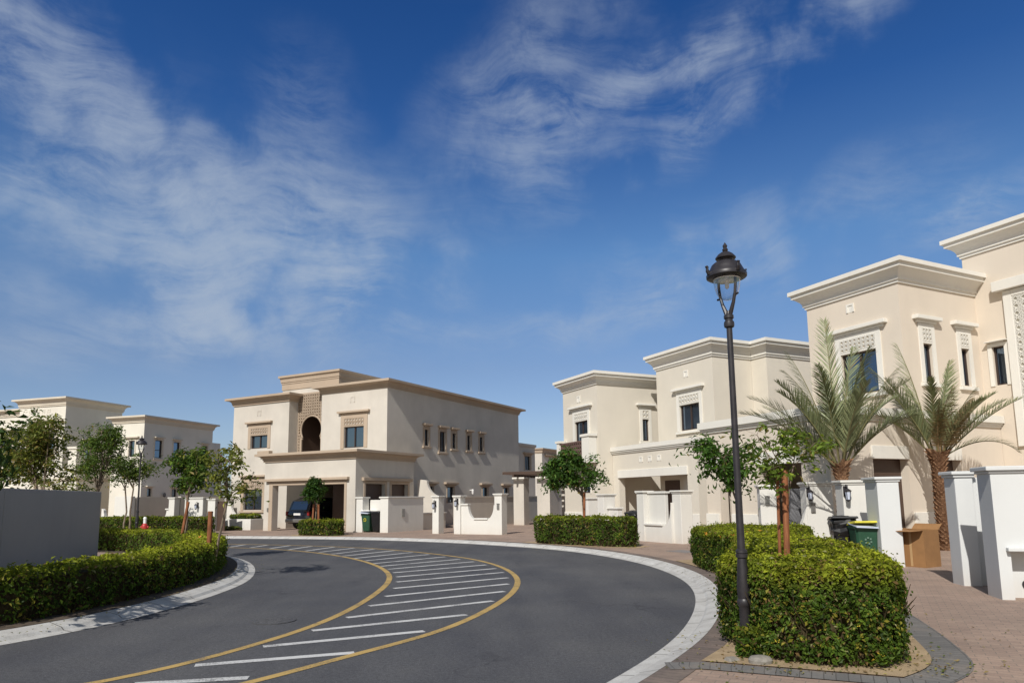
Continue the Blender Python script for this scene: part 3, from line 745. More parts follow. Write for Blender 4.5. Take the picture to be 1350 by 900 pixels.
for a0, a1 in ((.8, 2.38), (2.95, 4.42)):
    mb = MB(); fbox(mb, face_T('R', 6.6), a0, a1, -.28, -.22, 1.0, 2.57); mb.build('brown_panel', M['door'], c)  # flat brown panel filling each side opening
mb = MB(); mb.box(.30, .40, -.05, 0, 1.15, 1.35); mb.build('meter_box', M['steel'], c)
mb = MB(); fbox(mb, face_T('F', 8.0), -.97, 2.27, -.02, .04, .05, 3.25); mb.build('dark_lining', M['door'], c)  # dark linings put the carport's inner shade into the wall colour
mb = MB(); fbox(mb, face_T('F', 3.0), 2.33, 6.15, -.02, .04, .05, 3.25); mb.build('garage_dark_panel', M['door'], c)  # dark panel added in place of shade at the back of the carport
mb = MB(); mb.box(2.24, 2.298, 3.06, 7.94, .05, 3.25); mb.build('dark_lining', M['door'], c)
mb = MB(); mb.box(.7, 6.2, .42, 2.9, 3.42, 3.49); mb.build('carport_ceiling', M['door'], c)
mb = MB(); mb.box(-.9, .0, 2.9, 3.1, 0, .01)

# ------------------------------------------------------------------ HOUSE: white villa on the left
OD = (-28.04, 52.67, 0); ANG_D = R_(72.6 - 90)
d = empty('villa', OD, ANG_D, 'white two storey villa behind leafy trees, its long shaded flank facing the road', 'house')
W, TR = M['dwall'], M['dtrim']
wf = (-1.72, -1.18, 5.25, 6.5); ws = [(1.11, 1.87, 5.2, 6.6), (3.0, 3.7, 5.27, 6.58), (6.19, 6.84, 5.35, 6.5)]; wlow = [(.6, 1.03, 2.2, 2.82), (3.06, 3.6, 2.15, 2.78), (-.0, .3, 2.2, 2.8)]
block(d, -3.4, -.35, 0, 7.4, 0, 7.95, W, [hole(wf)], [hole(x) for x in ws + wlow if x[0] > .1])
cornice(d, -3.4, -.35, 0, 7.4, prof_c(7.88, .52, .4), TR)
window(d, 'F', 0, *wf, TR, 0, (.3, .2), .12)
for x in ws: window(d, 'R', -.35, *x, TR, 0, (.02, .16), .10, 0, 1, .2, False, True)
for x in wlow[:2]: window(d, 'R', -.35, *x, TR, 0, (.12, .14), .06)
mb = MB(); mb.lathe([(.04, 2.15), (.1, 2.2), (.09, 2.42), (.02, 2.5)], (-.2, 2.2), 8); mb.build('wall_lamp', M['iron'], d)
wm = (-9.3, -7.6, 5.75, 7.2); wg = (-9.4, -7.6, 1.2, 2.7)
block(d, -11.5, -6.65, -1.5, 3.75, 0, 9.42, W, [hole(wm), hole(wg)], [(.2, .9, 5.2, 6.6, .22)])
cornice(d, -11.5, -6.65, -1.5, 3.75, prof_c(9.34, .64, .44), TR)
window(d, 'F', -1.5, *wm, TR, 1, (.5, .3), .3, .55, 1, .2); window(d, 'F', -1.5, *wg, TR, 1, (.15, .2), .2, .4, 1); window(d, 'R', -6.65, .2, .9, 5.2, 6.6, TR, 0, (.1, .16), .1)
for x in (-9.5, -8.95, -8.4): plaque(d, 'F', -1.5, x, 8.98, .28, W)
block(d, -16.5, -11.52, -.9, 8, 0, 8.85, W, [(-14.2, -12.9, 5.4, 6.9, .22), (-14.3, -12.7, 1.2, 2.7, .22)]); cornice(d, -16.5, -11.52, -.9, 8, prof_c(8.78, .58, .42), TR)
window(d, 'F', -.9, -14.2, -12.9, 5.4, 6.9, TR, 1, (.2, .2), .16, .5, 1)
window(d, 'F', -.9, -14.3, -12.7, 1.2, 2.7, TR, 1, (.2, .2), .16, 0, 1)
block(d, -6.63, -3.42, 3.0, 12, 0, 7.2, W)
block(d, -6.6, -4.6, -1.9, 2.9, 0, 3.5, W, [(-6.3, -5.0, .1, 2.6, 1.2)]); cornice(d, -6.6, -4.6, -1.9, 2.9, prof_p(3.4, .3, .14), TR)
mb = MB(); mb.box(-5.55, -4.75, -1.92, -1.2, 3.72, 5.85); mb.box(-5.65, -4.65, -2.0, -1.1, 5.85, 6.02); mb.box(-6.6, -5.55, -1.85, -1.7, 3.72, 4.5); mb.build('balcony_pier', W, d)

# ------------------------------------------------------------------ HOUSES on the right (ivory, then beige); local x = along the street front
ANG_B = R_(25.8 - 90)
CB, SB = math.cos(ANG_B), math.sin(ANG_B)
def bworld(u, v, z=0): return (u * CB - v * SB, u * SB + v * CB, z)
OBu, OBv = -29.0, 22.0
b_ = empty('villa', bworld(OBu, OBv), ANG_B, 'ivory two storey villa with small lattice balcony and stepped white cornices', 'house')
W, TR = M['bwall'], M['btrim']
def bx(u): return u - OBu
def by(v): return v - OBv
w1 = (bx(-32.15), bx(-30.83), 4.66, 5.78); w2 = (by(22.18), by(22.6), 4.67, 5.83); w0 = (bx(-31.5), bx(-30.72), 1.95, 2.5)
block(b_, bx(-33.4), bx(-29.9), by(19.35), by(29), 0, 7.62, W, [hole(w1), hole(w0)], [hole(w2)])
cornice(b_, bx(-33.4), bx(-29.9), by(19.35), by(29), prof_a(7.55, .65, .42), TR)
window(b_, 'F', by(19.35), *w1, TR, 1, (.28, .2), .2, .46, 0, .2); window(b_, 'F', by(19.35), *w0, TR, 0, None, .07)
window(b_, 'R', bx(-29.9), *w2, TR, 0, (.22, .18), .17, .5, 1, .2)
plaque(b_, 'F', by(19.35), bx(-31.71), 7.0, .34, TR)
# balcony on its left
mb = MB(); mb.box(bx(-33.35), bx(-29.95), by(18.85), by(19.33), 3.5, 3.72); mb.box(bx(-33.35), bx(-33.1), by(18.85), by(19.33), 3.724, 4.7); mb.box(bx(-30.7), bx(-30.0), by(18.85), by(19.33), 3.724, 4.85)
mb.box(bx(-33.45), bx(-33.0), by(18.8), by(19.335), 4.7, 4.82); mb.box(bx(-30.8), bx(-29.93), by(18.8), by(19.335), 4.85, 4.98)
bal = mb.build('balcony', TR, b_)
q = MB(); T = face_T('F', by(18.98)); lattice(q, T, bx(-33.1), bx(-30.7), 3.78, 4.62, .2, .035, -.02, .02); fbox(q, T, bx(-33.1), bx(-30.7), -.03, .03, 4.62, 4.68); fbox(q, T, bx(-33.1), bx(-30.7), -.03, .03, 3.728, 3.78)
fbox(q, T, bx(-33.1), bx(-30.7), -.06, -.05, 3.78, 4.62); q.build('lattice_railing', M['rail'], bal)
# taller main block and its set back shoulder
w3 = (bx(-26.47), bx(-25.04), 4.86, 6.1)
block(b_, bx(-28.2), bx(-24.05), by(21.9), by(31), 0, 8.22, W, [hole(w3)])
cornice(b_, bx(-28.2), bx(-24.05), by(21.9), by(31), prof_a(8.12, .77, .45), TR)
window(b_, 'F', by(21.9), *w3, TR, 1, (.2, .2), .2, .46, 1, .2); plaque(b_, 'F', by(21.9), bx(-25.9), 7.6, .32, TR)
block(b_, bx(-24.04), bx(-23.1), by(24.3), by(33), 0, 8.22, W); cornice(b_, bx(-24.6), bx(-23.1), by(24.3), by(33), prof_a(8.12, .77, .45), TR)
block(b_, bx(-29.88), bx(-28.22), by(25.5), by(31), 0, 7.2, W)
# carport
mb = MB(); Y = by(20.2)
mb.box(bx(-29.88), bx(-29.35), Y, Y + .35, 0, 4.0); mb.box(bx(-24.1), bx(-23.4), Y, Y + .35, 0, 4.0); mb.box(bx(-29.35), bx(-24.1), Y, Y + .35, 2.68, 4.0)
mb.box(bx(-29.88), bx(-23.4), Y + .35, by(21.88), 3.45, 3.65); mb.box(bx(-23.7), bx(-23.4), Y + .35, by(24.2), 0, 4.0)
mb.build('carport_wall', W, b_, recalc=False)
mb = MB(); path = [(bx(-29.88), Y), (bx(-23.4), Y), (bx(-23.4), by(24.2))]; mb.sweep(path, prof_p(3.9, .36, .14), False); mb.build('parapet', TR, b_, recalc=False)
s = MB(); fbox(s, face_T('F', Y), bx(-29.4), bx(-24.05), -.02, .06, 2.672, 3.05); s.build('lintel', TR, b_, bev=.01)
for u in (-27.44, -26.73, -26.03): plaque(b_, 'F', Y, bx(u), 3.52, .26, TR)
mb = MB(); fbox(mb, face_T('F', by(21.9)), bx(-27.8), bx(-26.7), -.02, .03, .05, 2.5); mb.build('door', M['door'], b_)
mb = MB(); mb.box(bx(-25.2), bx(-24.85), by(20.9), by(21.3), 0, 3.46); mb.build('carport_pier', W, b_)
for a0, a1, f, at in ((bx(-33.4), bx(-29.9) + .05, 'F', by(19.35)), (bx(-29.88), bx(-29.36), 'F', Y), (bx(-24.09), bx(-23.4), 'F', Y)): s = MB(); fbox(s, face_T(f, at), a0, a1, -.02, .05, 0, .95); s.build('plinth', TR, b_, bev=.012)
s = MB(); fbox(s, face_T('R', bx(-29.9)), by(19.35), Y - .06, -.02, .05, 0, .95); s.build('plinth', TR, b_, bev=.012)

# beige house
OAu, OAv = -15.5, 20.0
a_ = empty('villa', bworld(OAu, OAv), ANG_B, 'tall beige villa with white stepped cornices behind the two palms', 'house')
def ax(u): return u - OAu
def ay(v): return v - OAv
W = M['awall']
w1 = (ax(-16.28), ax(-14.93), 5.08, 6.52); r1 = (ay(21.7), ay(22.16), 5.3, 6.58); r2 = (ay(23.7), ay(24.14), 5.3, 6.58)
block(a_, ax(-17.6), ax(-14.0), ay(20.7), ay(24.8), 0, 8.6, W, [hole(w1)], [hole(r1), hole(r2)])
cornice(a_, ax(-17.6), ax(-14.0), ay(20.7), ay(24.82), prof_a(8.5, .71, .45), TR)
window(a_, 'F', ay(20.7), *w1, TR, 1, (.28, .22), .2, .50, 1, .17)
for r in (r1, r2): window(a_, 'R', ax(-14.0), *r, TR, 0, (.24, .22), .18, .52, 1, .15)
plaque(a_, 'F', ay(20.7), ax(-15.78), 8.1, .3, TR)
hw = (ax(-13.6), ax(-13.22), 5.3, 6.62)
block(a_, ax(-14.3), ax(-4), ay(24.8), ay(33), 0, 10.1, W, [hole(hw), (ax(-12.2), ax(-10.4), 3.2, 6.0, .4)])
cornice(a_, ax(-14.3), ax(-4), ay(24.8), ay(33), prof_a(9.98, .73, .45), TR)
window(a_, 'F', ay(24.8), *hw, TR, 0, (.02, .06), .14)
T = face_T('F', ay(24.8)); s = MB(); fbox(s, T, ax(-13.06), ax(-12.8), -.02, .10, 3.2, 8.42); fbox(s, T, ax(-9.2), ax(-8.9), -.02, .10, 3.2, 8.42); fbox(s, T, ax(-12.8), ax(-9.2), -.02, .10, 8.2, 8.42)
fbox(s, T, ax(-13.3), ax(-8.7), -.02, .26, 8.44, 8.78); s.build('screen_frame', TR, a_, bev=.012)
q = MB(); fbox(q, T, ax(-12.8), ax(-9.2), -.02, .012, 4.0, 8.2); lattice(q, T, ax(-12.8), ax(-9.2), 4.0, 8.2, .24, .065, .01, .08); q.build('lattice_screen', TR, a_)
block(a_, ax(-12.0), ax(-5), ay(27.0), ay(32), 0, 11.0, W); cornice(a_, ax(-12.0), ax(-5), ay(27.0), ay(32), prof_a(10.9, .7, .42), TR)
block(a_, ax(-18.6), ax(-17.62), ay(23.2), ay(30), 0, 8.0, W); cornice(a_, ax(-18.6), ax(-17.0), ay(23.2), ay(30), prof_a(7.95, .7, .4), TR)
# single storey wing with carport
Wn = M['awall2']; mb = MB(); Y = ay(16.5); x0, x1 = ax(-18.7), ax(-13.6)
for u0, u1 in ((-18.7, -18.05), (-17.55, -16.3), (-14.6, -13.6)): mb.box(ax(u0), ax(u1), Y, Y + .35, 0, 3.95)
for u0, u1 in ((-18.05, -17.55), (-16.3, -14.6)): mb.box(ax(u0), ax(u1), Y, Y + .35, 2.66, 3.95)
xr = x1
for v0, v1 in ((16.85, 18.3), (19.88, 20.94), (22.45, 24.78)): mb.box(xr - .35, xr, ay(v0), ay(v1), 0, 3.95)
for v0, v1 in ((18.3, 19.88), (20.94, 22.45)): mb.box(xr - .35, xr, ay(v0), ay(v1), 2.75, 3.95)
mb.box(x0, x0 + .3, Y + .35, ay(23), 0, 3.95); mb.box(x0 + .3, xr - .35, Y + .35, ay(20.68), 3.4, 3.6)
mb.build('wing_wall', Wn, a_, recalc=False)
mb = MB(); mb.sweep([(x0, ay(23)), (x0, Y), (x1, Y), (x1, ay(24.78))], prof_p(3.86, .38, .16), False); mb.build('parapet', TR, a_, recalc=False)
s = MB(); 
for args in ((face_T('F', Y), ax(-18.36), ax(-17.5), -.02, .06, 2.652, 3.04), (face_T('F', Y), ax(-16.35), ax(-14.5), -.02, .06, 2.652, 3.04), (face_T('R', xr), ay(18.25), ay(19.9), -.02, .05, 2.742, 3.13), (face_T('R', xr), ay(20.9), ay(22.5), -.02, .05, 2.742, 3.13)):
    s = MB(); fbox(s, *args); s.build('lintel', TR, a_, bev=.01)
for u0, u1 in ((-18.72, -18.1), (-17.5, -16.35), (-14.55, -13.53)): s = MB(); fbox(s, face_T('F', Y), ax(u0), ax(u1), -.02, .07, 0, 1.12); s.build('plinth', TR, a_, bev=.012)
for v0, v1 in ((16.5, 18.25), (19.95, 20.9), (22.5, 24.75)): s = MB(); fbox(s, face_T('R', xr), ay(v0), ay(v1), -.02, .07, 0, 1.15); s.build('plinth', TR, a_, bev=.012)
for v0, v1 in ((18.3, 19.88), (20.94, 22.45)):
    mb = MB(); fbox(mb, face_T('R', xr), ay(v0), ay(v1), -.32, -.26, .02, 2.75); mb.build('door', M['door'], a_)
mb = MB(); fbox(mb, face_T('F', ay(20.7)), ax(-16.9), ax(-14.8), -.02, .04, .02, 2.6); mb.build('garage_dark_panel', M['door'], a_)

# ------------------------------------------------------------------ distant houses
f1 = empty('villa', (3.2, 72, 0), ANG_C, 'small distant cream house with square corner tower, between the tan and ivory villas', 'house')
block(f1, -5, .2, 0, 9, 0, 5.9, M['cwall'], [(-2.2, -1.3, 3.4, 5.0, .2)]); cornice(f1, -5, .2, 0, 9, prof_c(5.85, .4, .3), M['ctrim']); window(f1, 'F', 0, -2.2, -1.3, 3.4, 5.0, M['ctrim'], 0, (.3, .25), .1)
block(f1, -1.05, .3, -.9, 6, 0, 6.4, M['cwall'], [], [(.4, .8, 2.6, 4.6, .2), (1.6, 2.1, 2.6, 4.6, .2)]); cornice(f1, -1.05, .3, -.9, 6, prof_c(6.35, .5, .25), M['ctrim'])
window(f1, 'R', .3, .4, .8, 2.6, 4.6, M['ctrim'], 0, None, .08); window(f1, 'R', .3, 1.6, 2.1, 2.6, 4.6, M['ctrim'], 0, None, .08)
def gable_house(loc, rot, label, w, dpt, h, rise, ov=.5):
    r = empty('house', loc, rot, label, 'house')
    block(r, -w / 2, w / 2, 0, dpt, 0, h, M['cwall'], [(-w * .2, -w * .02, h * .55, h * .8, .2)]); window(r, 'F', 0, -w * .2, -w * .02, h * .55, h * .8, M['ctrim'], 1, None, .12)
    mb = MB(); a = w / 2 + ov; e = .16
    mb.idx([(-a, -ov, h - .1), (0, -ov, h + rise), (a, -ov, h - .1), (-a, dpt + ov, h - .1), (0, dpt + ov, h + rise), (a, dpt + ov, h - .1), (-a, -ov, h - .1 + e), (0, -ov, h + rise + e), (a, -ov, h - .1 + e), (-a, dpt + ov, h - .1 + e), (0, dpt + ov, h + rise + e), (a, dpt + ov, h - .1 + e)],
           [(0, 1, 7, 6), (1, 2, 8, 7), (6, 7, 10, 9), (7, 8, 11, 10), (3, 4, 1, 0), (4, 5, 2, 1), (2, 5, 11, 8), (0, 6, 9, 3)])
    for k in range(int((dpt + 2 * ov) / .35)):
        y = -ov + .17 + k * .35
        mb.tube([(-a, y, h - .1 + e), (0, y, h + rise + e)], .07, 5, False); mb.tube([(a, y, h - .1 + e), (0, y, h + rise + e)], .07, 5, False)
    mb.build('roof', M['tile'], r)
    mb = MB(); mb.idx([(-w / 2, 0, h), (w / 2, 0, h), (0, 0, h + rise * w / (w + 2 * ov))], [(0, 1, 2)]); mb.build('gable', M['cwall'], r)
    return r
gable_house((8.6, 96, 0), ANG_C + .25, 'distant house with a red tiled gable roof, left of the ivory villa', 10, 12, 6.6, 2.0)
gable_house((-35.5, 74, 0), R_(60), 'distant house with red tiled roof peeping between the white and tan villas', 10, 12, 6.3, 3.0)

# ------------------------------------------------------------------ boundary walls and gate pillars
class Fr:
    """places pieces given in a house's local frame"""
    def __init__(s, O, ang): s.O, s.a, s.c, s.s = O, ang, math.cos(ang), math.sin(ang)
    def w(s, u, v, z=0): return (s.O[0] + u * s.c - v * s.s, s.O[1] + u * s.s + v * s.c, z)
FC, FD, FB = Fr(OC, ANG_C), Fr(OD, ANG_D), Fr((0, 0, 0), ANG_B)
def pillar(loc, rot, w, dp, h, label, mat='white', capo=.06, group=None, lamp=None, box=None, name='gate_pillar', caph=.11):
    r = empty(name, (loc[0], loc[1], .0), rot, label, 'pillar', group)
    mb = MB(); mb.box(-w / 2, w / 2, 0, dp, 0, h - caph); mb.build('shaft', M[mat], r, bev=.015)
    mb = MB(); mb.box(-w / 2 - capo * .45, w / 2 + capo * .45, -capo * .45, dp + capo * .45, h - caph, h - caph * .55); mb.box(-w / 2 - capo, w / 2 + capo, -capo, dp + capo, h - caph * .55 + .001, h); mb.build('cap', M[mat], r, bev=.012)
    if lamp: wall_lamp(r, lamp[0], -.0, lamp[1], 0, -1)
    if box:
        mb = MB(); mb.box(box[0] - .06, box[0] + .06, -.05, -.002, box[1] - .12, box[1] + .12); mb.box(box[0] - .07, box[0] + .07, -.06, -.002, box[1] + .12, box[1] + .15); mb.build('meter_box', M['steel'], r, bev=.005)
    return r
def shaped_wall(loc, rot, prof, th, label, mat='white', caps=(), name='boundary_wall', cat='wall', group=None):
    """prof: outline (a,z) in the wall's plane; thickness runs to +y"""
    r = empty(name, (loc[0], loc[1], 0), rot, label, cat, group)
    mb = MB(); n = len(prof); T = lambda a, z, y: (a, y, z)
    vs = [(a, 0, z) for a, z in prof] + [(a, th, z) for a, z in prof]
    mb.idx(vs, [tuple(range(n)), tuple(range(n, 2 * n))[::-1]] + [(i, n + i, n + (i + 1) % n, (i + 1) % n) for i in range(n)])
    mb.build('wall_panel', M[mat], r, bev=.012)
    for a0, a1, z in caps:
        q = MB(); q.box(a0 - .05, a1 + .05, -.05, th + .05, z + .002, z + .075); q.build('cap', M[mat], r, bev=.012)
    return r
def arc(cx, cz, rr_, a0, a1, n=12): return [(cx + rr_ * math.cos(a0 + (a1 - a0) * k / n), cz + rr_ * math.sin(a0 + (a1 - a0) * k / n)) for k in range(n + 1)]

# --- villa across the road
p = FC.w(11.7, -.17); pillar(p, ANG_C, .36, .45, 1.88, 'white gate pillar with a hanging lantern left of the gate gap, before the tan villa', lamp=(0, 1.5))
p = FC.w(12.92, -.17); pillar(p, ANG_C, .36, .45, 1.88, 'white gate pillar with a bare lamp bracket beside the scooped low wall', lamp=(.03, 1.6))
p = FC.w(15.12, -.17); pillar(p, ANG_C, .38, .5, 1.94, 'white pillar with small square plate at the right end of the scooped wall', box=(.02, 1.35))
pr = [(0, 0), (1.84, 0), (1.84, 1.42), (1.72, 1.42)] + arc(1.05 + .05, 1.42, .62, 0, -PI / 2)[1:] + [(.72, .80)] + arc(.72, 1.42, .62, -PI / 2, -PI)[1:][:-1] + [(.30, 1.42), (.12, 1.42), (0, 1.42)]
pr = [(0, 0), (1.83, 0), (1.83, 1.42), (1.75, 1.42)] + [(1.75 - .42 * (1 - math.cos(t)), 1.42 - .66 * math.sin(t)) for t in np.linspace(.1, PI / 2, 9)] + [(.80 + .0, .76)] + [(.38 + .42 * (1 - math.cos(t)), 1.42 - .66 * math.sin(t)) for t in np.linspace(PI / 2, .1, 9)] + [(.38, 1.42), (0, 1.42)]
shaped_wall(FC.w(13.1, -.1), ANG_C, pr, .2, 'low white wall with a scooped round dip between two gate pillars', caps=((0, .34, 1.42), (.76, 1.38, .76)))
r = shaped_wall(FC.w(8.23, 0), ANG_C, [(0, 0), (.5, 0), (.5, 1.8), (0, 1.8)], 3.0, 'thick white block wall beside the wheelie bins, carport end of the tan villa', caps=((0, .5, 1.8),))
mb = MB(); mb.box(.5, .54, 1.1, 1.32, .85, 1.25); mb.build('meter_box', M['steel'], r)
shaped_wall(FC.w(6.63, .05), ANG_C, [(0, 0), (.42, 0), (.42, 1.8), (0, 1.8)], .5, 'narrow white wall stub against the carport corner of the tan villa', caps=((0, .42, 1.8),))
shaped_wall(FC.w(7.06, .62), ANG_C, [(0, 0), (1.16, 0), (1.16, 1.72), (0, 1.72)], .16, 'recessed white wall panel behind the wheelie bins')
shaped_wall(FC.w(8.3, 3.02), ANG_C, [(0, 0), (.3, 0), (.3, .92), (0, .92)], 2.3, 'waist high wall run behind the block wall, in shade', caps=((0, .3, .92),), mat='cwall')
mb = MB(); mb.box(-.25, .25, -.2, .2, 0, .28); mb.box(.0, .36, -.12, .18, .28, .32)
pr = [(0, 0), (1.75, 0), (1.75, 1.85)] + [(1.75 - 1.1 * math.sin(t), 1.85 + .95 * (1 - math.cos(t))) for t in np.linspace(0.1, PI / 2, 9)] + [(.3, 2.85), (0, 2.85)]
shaped_wall(FC.w(6.65, 5.3), ANG_C, pr, .2, 'sunlit wall with a sweeping quarter round top beside the carport', mat='cwall')
rt = empty('boundary_wall', FC.w(9.1, 5.35), ANG_C, 'long shaded garden wall along the flank of the tan villa', 'wall')
mb = MB(); mb.box(0, .2, 0, 16, 0, 1.8); mb.build('wall_panel', M['cwall'], rt); mb = MB(); mb.box(-.04, .24, -.04, 16.04, 1.802, 1.87); mb.build('cap', M['cwall'], rt)
# left end of the villa across the road
p = FC.w(-5.78, 2.0); pillar(p, ANG_C, .42, .45, 1.95, 'white gate pillar with lantern at the left corner of the tan villa', lamp=(-.02, 1.55))
pr = [(0, 0), (1.3, 0), (1.3, .8)] + [(1.3 - .95 * math.sin(t), .8 + .72 * (1 - math.cos(t))) for t in np.linspace(.1, PI / 2, 8)] + [(.2, 1.52), (0, 1.52)]
shaped_wall(FC.w(-5.56, 2.1), ANG_C, pr, .16, 'white wall sweeping down in a curve to the planter of the tan villa', caps=((0, .3, 1.52),))
pl = empty('planter', FC.w(-3.9, .9), ANG_C, 'long white planter box under the ground floor window of the tan villa', 'planter')
mb = MB(); x0, x1, y0, y1 = 0, 2.55, -.6, 1.05
mb.box(x0, x1, y0, y0 + .12, 0, .72); mb.box(x0, x1, y1 - .12, y1, 0, .72); mb.box(x0, x0 + .12, y0 + .12, y1 - .12, 0, .72); mb.box(x1 - .12, x1, y0 + .12, y1 - .12, 0, .72); mb.build('box', M['white'], pl, bev=.012)
mb = MB(); mb.box(x0 + .121, x1 - .121, y0 + .121, y1 - .121, .3, .6); mb.build('soil', M['soil'], pl)

# --- pergola between the villas
pg = empty('pergola', FC.w(10.4, 10.1), ANG_C, 'white posted pergola with dark brown timber slats beside the tan villa', 'pergola')
for x, y, w_, d_ in ((0, 0, .72, .72), (1.62, 0, .85, 1.35), (0, 3.6, .72, .72), (1.62, 3.6, .85, .8)):
    mb = MB(); mb.box(x, x + w_, y, y + d_, 0, 2.9); po = mb.build('post', M['cwall'], pg, bev=.015); mb = MB(); mb.box(x - .06, x + w_ + .06, y - .06, y + d_ + .06, 2.9, 3.0); mb.build('cap', M['btrim'], po)
mb = MB()
for x in (.3, 2.0): mb.box(x, x + .12, -.7, 4.9, 3.0, 3.16)
mb.build('beam', M['door'], pg)
mb = MB()
for k in range(14): mb.box(-.4, 3.5, -.65 + k * .41, -.55 + k * .41, 3.162, 3.32)
mb.build('roof_slats', M['door'], pg)

# --- ivory villa gate walls (street front)
p = FB.w(-21.17, 15.5); shaped_wall(FB.w(-21.37, 15.46), ANG_B, [(0, 0), (.42, 0), (.42, 1.86), (0, 1.86)], .42, 'stout white gate pillar beside the clipped hedge, before the ivory villa', caps=((0, .42, 1.86),), name='gate_pillar', cat='pillar')
pr = [(0, 0), (1.5, 0), (1.5, 1.5)] + [(1.5 - .42 * (1 - math.cos(t)), 1.5 - .82 * math.sin(t)) for t in np.linspace(.1, PI / 2, 9)] + [(0, .68)]
shaped_wall(FB.w(-20.945, 15.5), ANG_B, pr, .12, 'low white wall with a curved end before the carport of the ivory villa', caps=((0, .98, .68),))
shaped_wall(FB.w(-20.945, 15.66), ANG_B, [(0, 0), (1.0, 0), (1.0, 1.82), (0, 1.82)], .14, 'tall flat white panel behind the low curved wall of the ivory villa', caps=((.06, 1.0, 1.82),))
p = FB.w(-19.25, 15.6); pillar(p, ANG_B, .46, .5, 1.92, 'slim white gate pillar at the right end of the low curved wall')
shaped_wall(FB.w(-22.9, 16.6), ANG_B, [(0, 0), (1.5, 0), (1.5, 1.84), (0, 1.84)], .18, 'white garden wall behind the black bin, before the ivory villa', caps=((0, 1.5, 1.84),))
p = FB.w(-25.9, 16.8); pillar(p, ANG_B, .5, .6, 1.86, 'white pillar behind the round headed tree, left of the ivory villa')
p = FB.w(-28.4, 17.6); pillar(p, ANG_B, .35, .6, 1.7, 'narrow white pillar next to the pergola, left of the ivory villa')
shaped_wall(FB.w(-25.6, 17.0), ANG_B, [(0, 0), (.7, 0), (.7, 1.2), (0, 1.2)], .25, 'short white wall stub right of the round headed tree', caps=((0, .7, 1.2),))

# --- beige villa gate pillars (kerb side, seen one behind the other)
ra = R_(-9)
pillar((8.52, 19.3), R_(-5), .72, .5, 2.06, 'white pillar with lantern and letterbox, left of the palm trunk', lamp=(-.30, 1.78), box=(-.2, 1.35))
pillar((8.62, 17.35), R_(-5), .72, .5, 2.06, 'white pillar with lantern, right of the palm trunk and behind the bins', lamp=(-.30, 1.78))
pr = [(0, 0), (1.25, 0), (1.25, .7)] + [(1.25 - .8 * math.sin(t), .7 + .72 * (1 - math.cos(t))) for t in np.linspace(.1, PI / 2, 8)] + [(0, 1.42)]
shaped_wall((8.95, 17.45), R_(-5), pr, .18, 'white wall sweeping down in a curve behind the green bin', caps=((0, .42, 1.42),))
pr = [(0, 0), (.5, 0), (.5, 1.7)] + [(.5 - .5 * (1 - math.cos(t)), 1.7 - 1.05 * math.sin(t)) for t in np.linspace(.1, PI / 2, 9)]
shaped_wall((7.68, 19.4), R_(-5), pr, .18, 'small white curved fin on the left of the lantern pillar')
pillar((8.43, 15.58), R_(-9), .46, .8, 2.09, 'bright white gate pillar standing beside the cardboard box', 'coolwhite')
pillar((8.0, 12.29), R_(-9), .30, .42, 2.09, 'white gate pillar with side step, right of the brown cardboard box', 'coolwhite', box=None)
shaped_wall((8.155, 12.37), R_(-9), [(0, 0), (.26, 0), (.26, 1.98), (0, 1.98)], .3, 'narrow white return wall against the right hand gate pillar', 'coolwhite')
gp = MB(); gp.box(0, .58, 0, .05, .12, 1.05); gp.box(0, .05, -.01, .06, .08, 1.05); gp.box(.53, .58, -.01, .06, .08, 1.05)  # gate panel coloured dark for the shadow falling between the walls
for k in range(5): gp.box(.05, .53, -.012, 0, .2 + k * .17, .215 + k * .17)
o = gp.build('gate', M['darkgrey'], None); o.location = (8.42, 12.42, 0); o.rotation_euler = (0, 0, R_(-12)); tag(o, 'low gate panel painted dark as shadow between two white walls at the right edge', 'gate')
# big white wall at the right edge with a hooded niche
rw = empty('boundary_wall', (7.38, 10.70, 0), R_(-15), 'large bright white wall with a hooded recess at the right edge of the view', 'wall')
mb = MB(); T = lambda a, dd, z: (a, -dd, z)
grid_face(mb, T, 0, 2.2, 0, 2.0, [(.17, 1.9, .02, .82, .28)], .2)
mb.face((0, 0, 0), (0, 0, 2.0), (0, .53, 2.0), (0, .53, 0)); mb.face((0, 0, 2.0), (2.2, 0, 2.0), (2.2, .53, 2.0), (0, .53, 2.0)); mb.face((0, .53, 0), (0, .53, 2.0), (2.2, .53, 2.0), (2.2, .53, 0)); mb.face((2.2, 0, 0), (2.2, .53, 0), (2.2, .53, 2.0), (2.2, 0, 2.0))
mb.build('wall_panel', M['coolwhite'], rw, recalc=False)
mb = MB(); mb.box(-.03, 2.23, -.03, .56, 2.002, 2.04); mb.box(-.07, 2.27, -.07, .60, 2.042, 2.11); mb.build('cap', M['coolwhite'], rw, bev=.012)
mb = MB(); mb.box(.11, 1.97, -.1, .0, .823, .88); mb.build('ledge', M['coolwhite'], rw, bev=.01)
mb = MB(); mb.lathe([(.0, .0), (.07, .0), (.07, .02), (.0, .02)], (0, 0), 16); o = mb.build('wall_drain', M['iron'], rw, True); o.location = (.45, .279, .30); o.rotation_euler = (PI / 2, 0, 0)
# further little walls by the carport wing
pillar((7.55, 20.5), R_(-8), .5, .4, 2.02, 'small white pillar with meter plate, behind the reddish tree stakes', box=(-.05, 1.55))
shaped_wall((8.0, 20.75), R_(-8), [(0, 0), (.85, 0), (.85, 1.9), (.3, 1.9)] + [(.3 * math.cos(t), 1.9 - 1.2 * (math.sin(t))) for t in np.linspace(0.1, PI / 2, 7)], .2, 'wall painted dark for shade with a curved top behind the tree stakes', 'darkgrey')  # dark grey puts this wall's shade into its colour

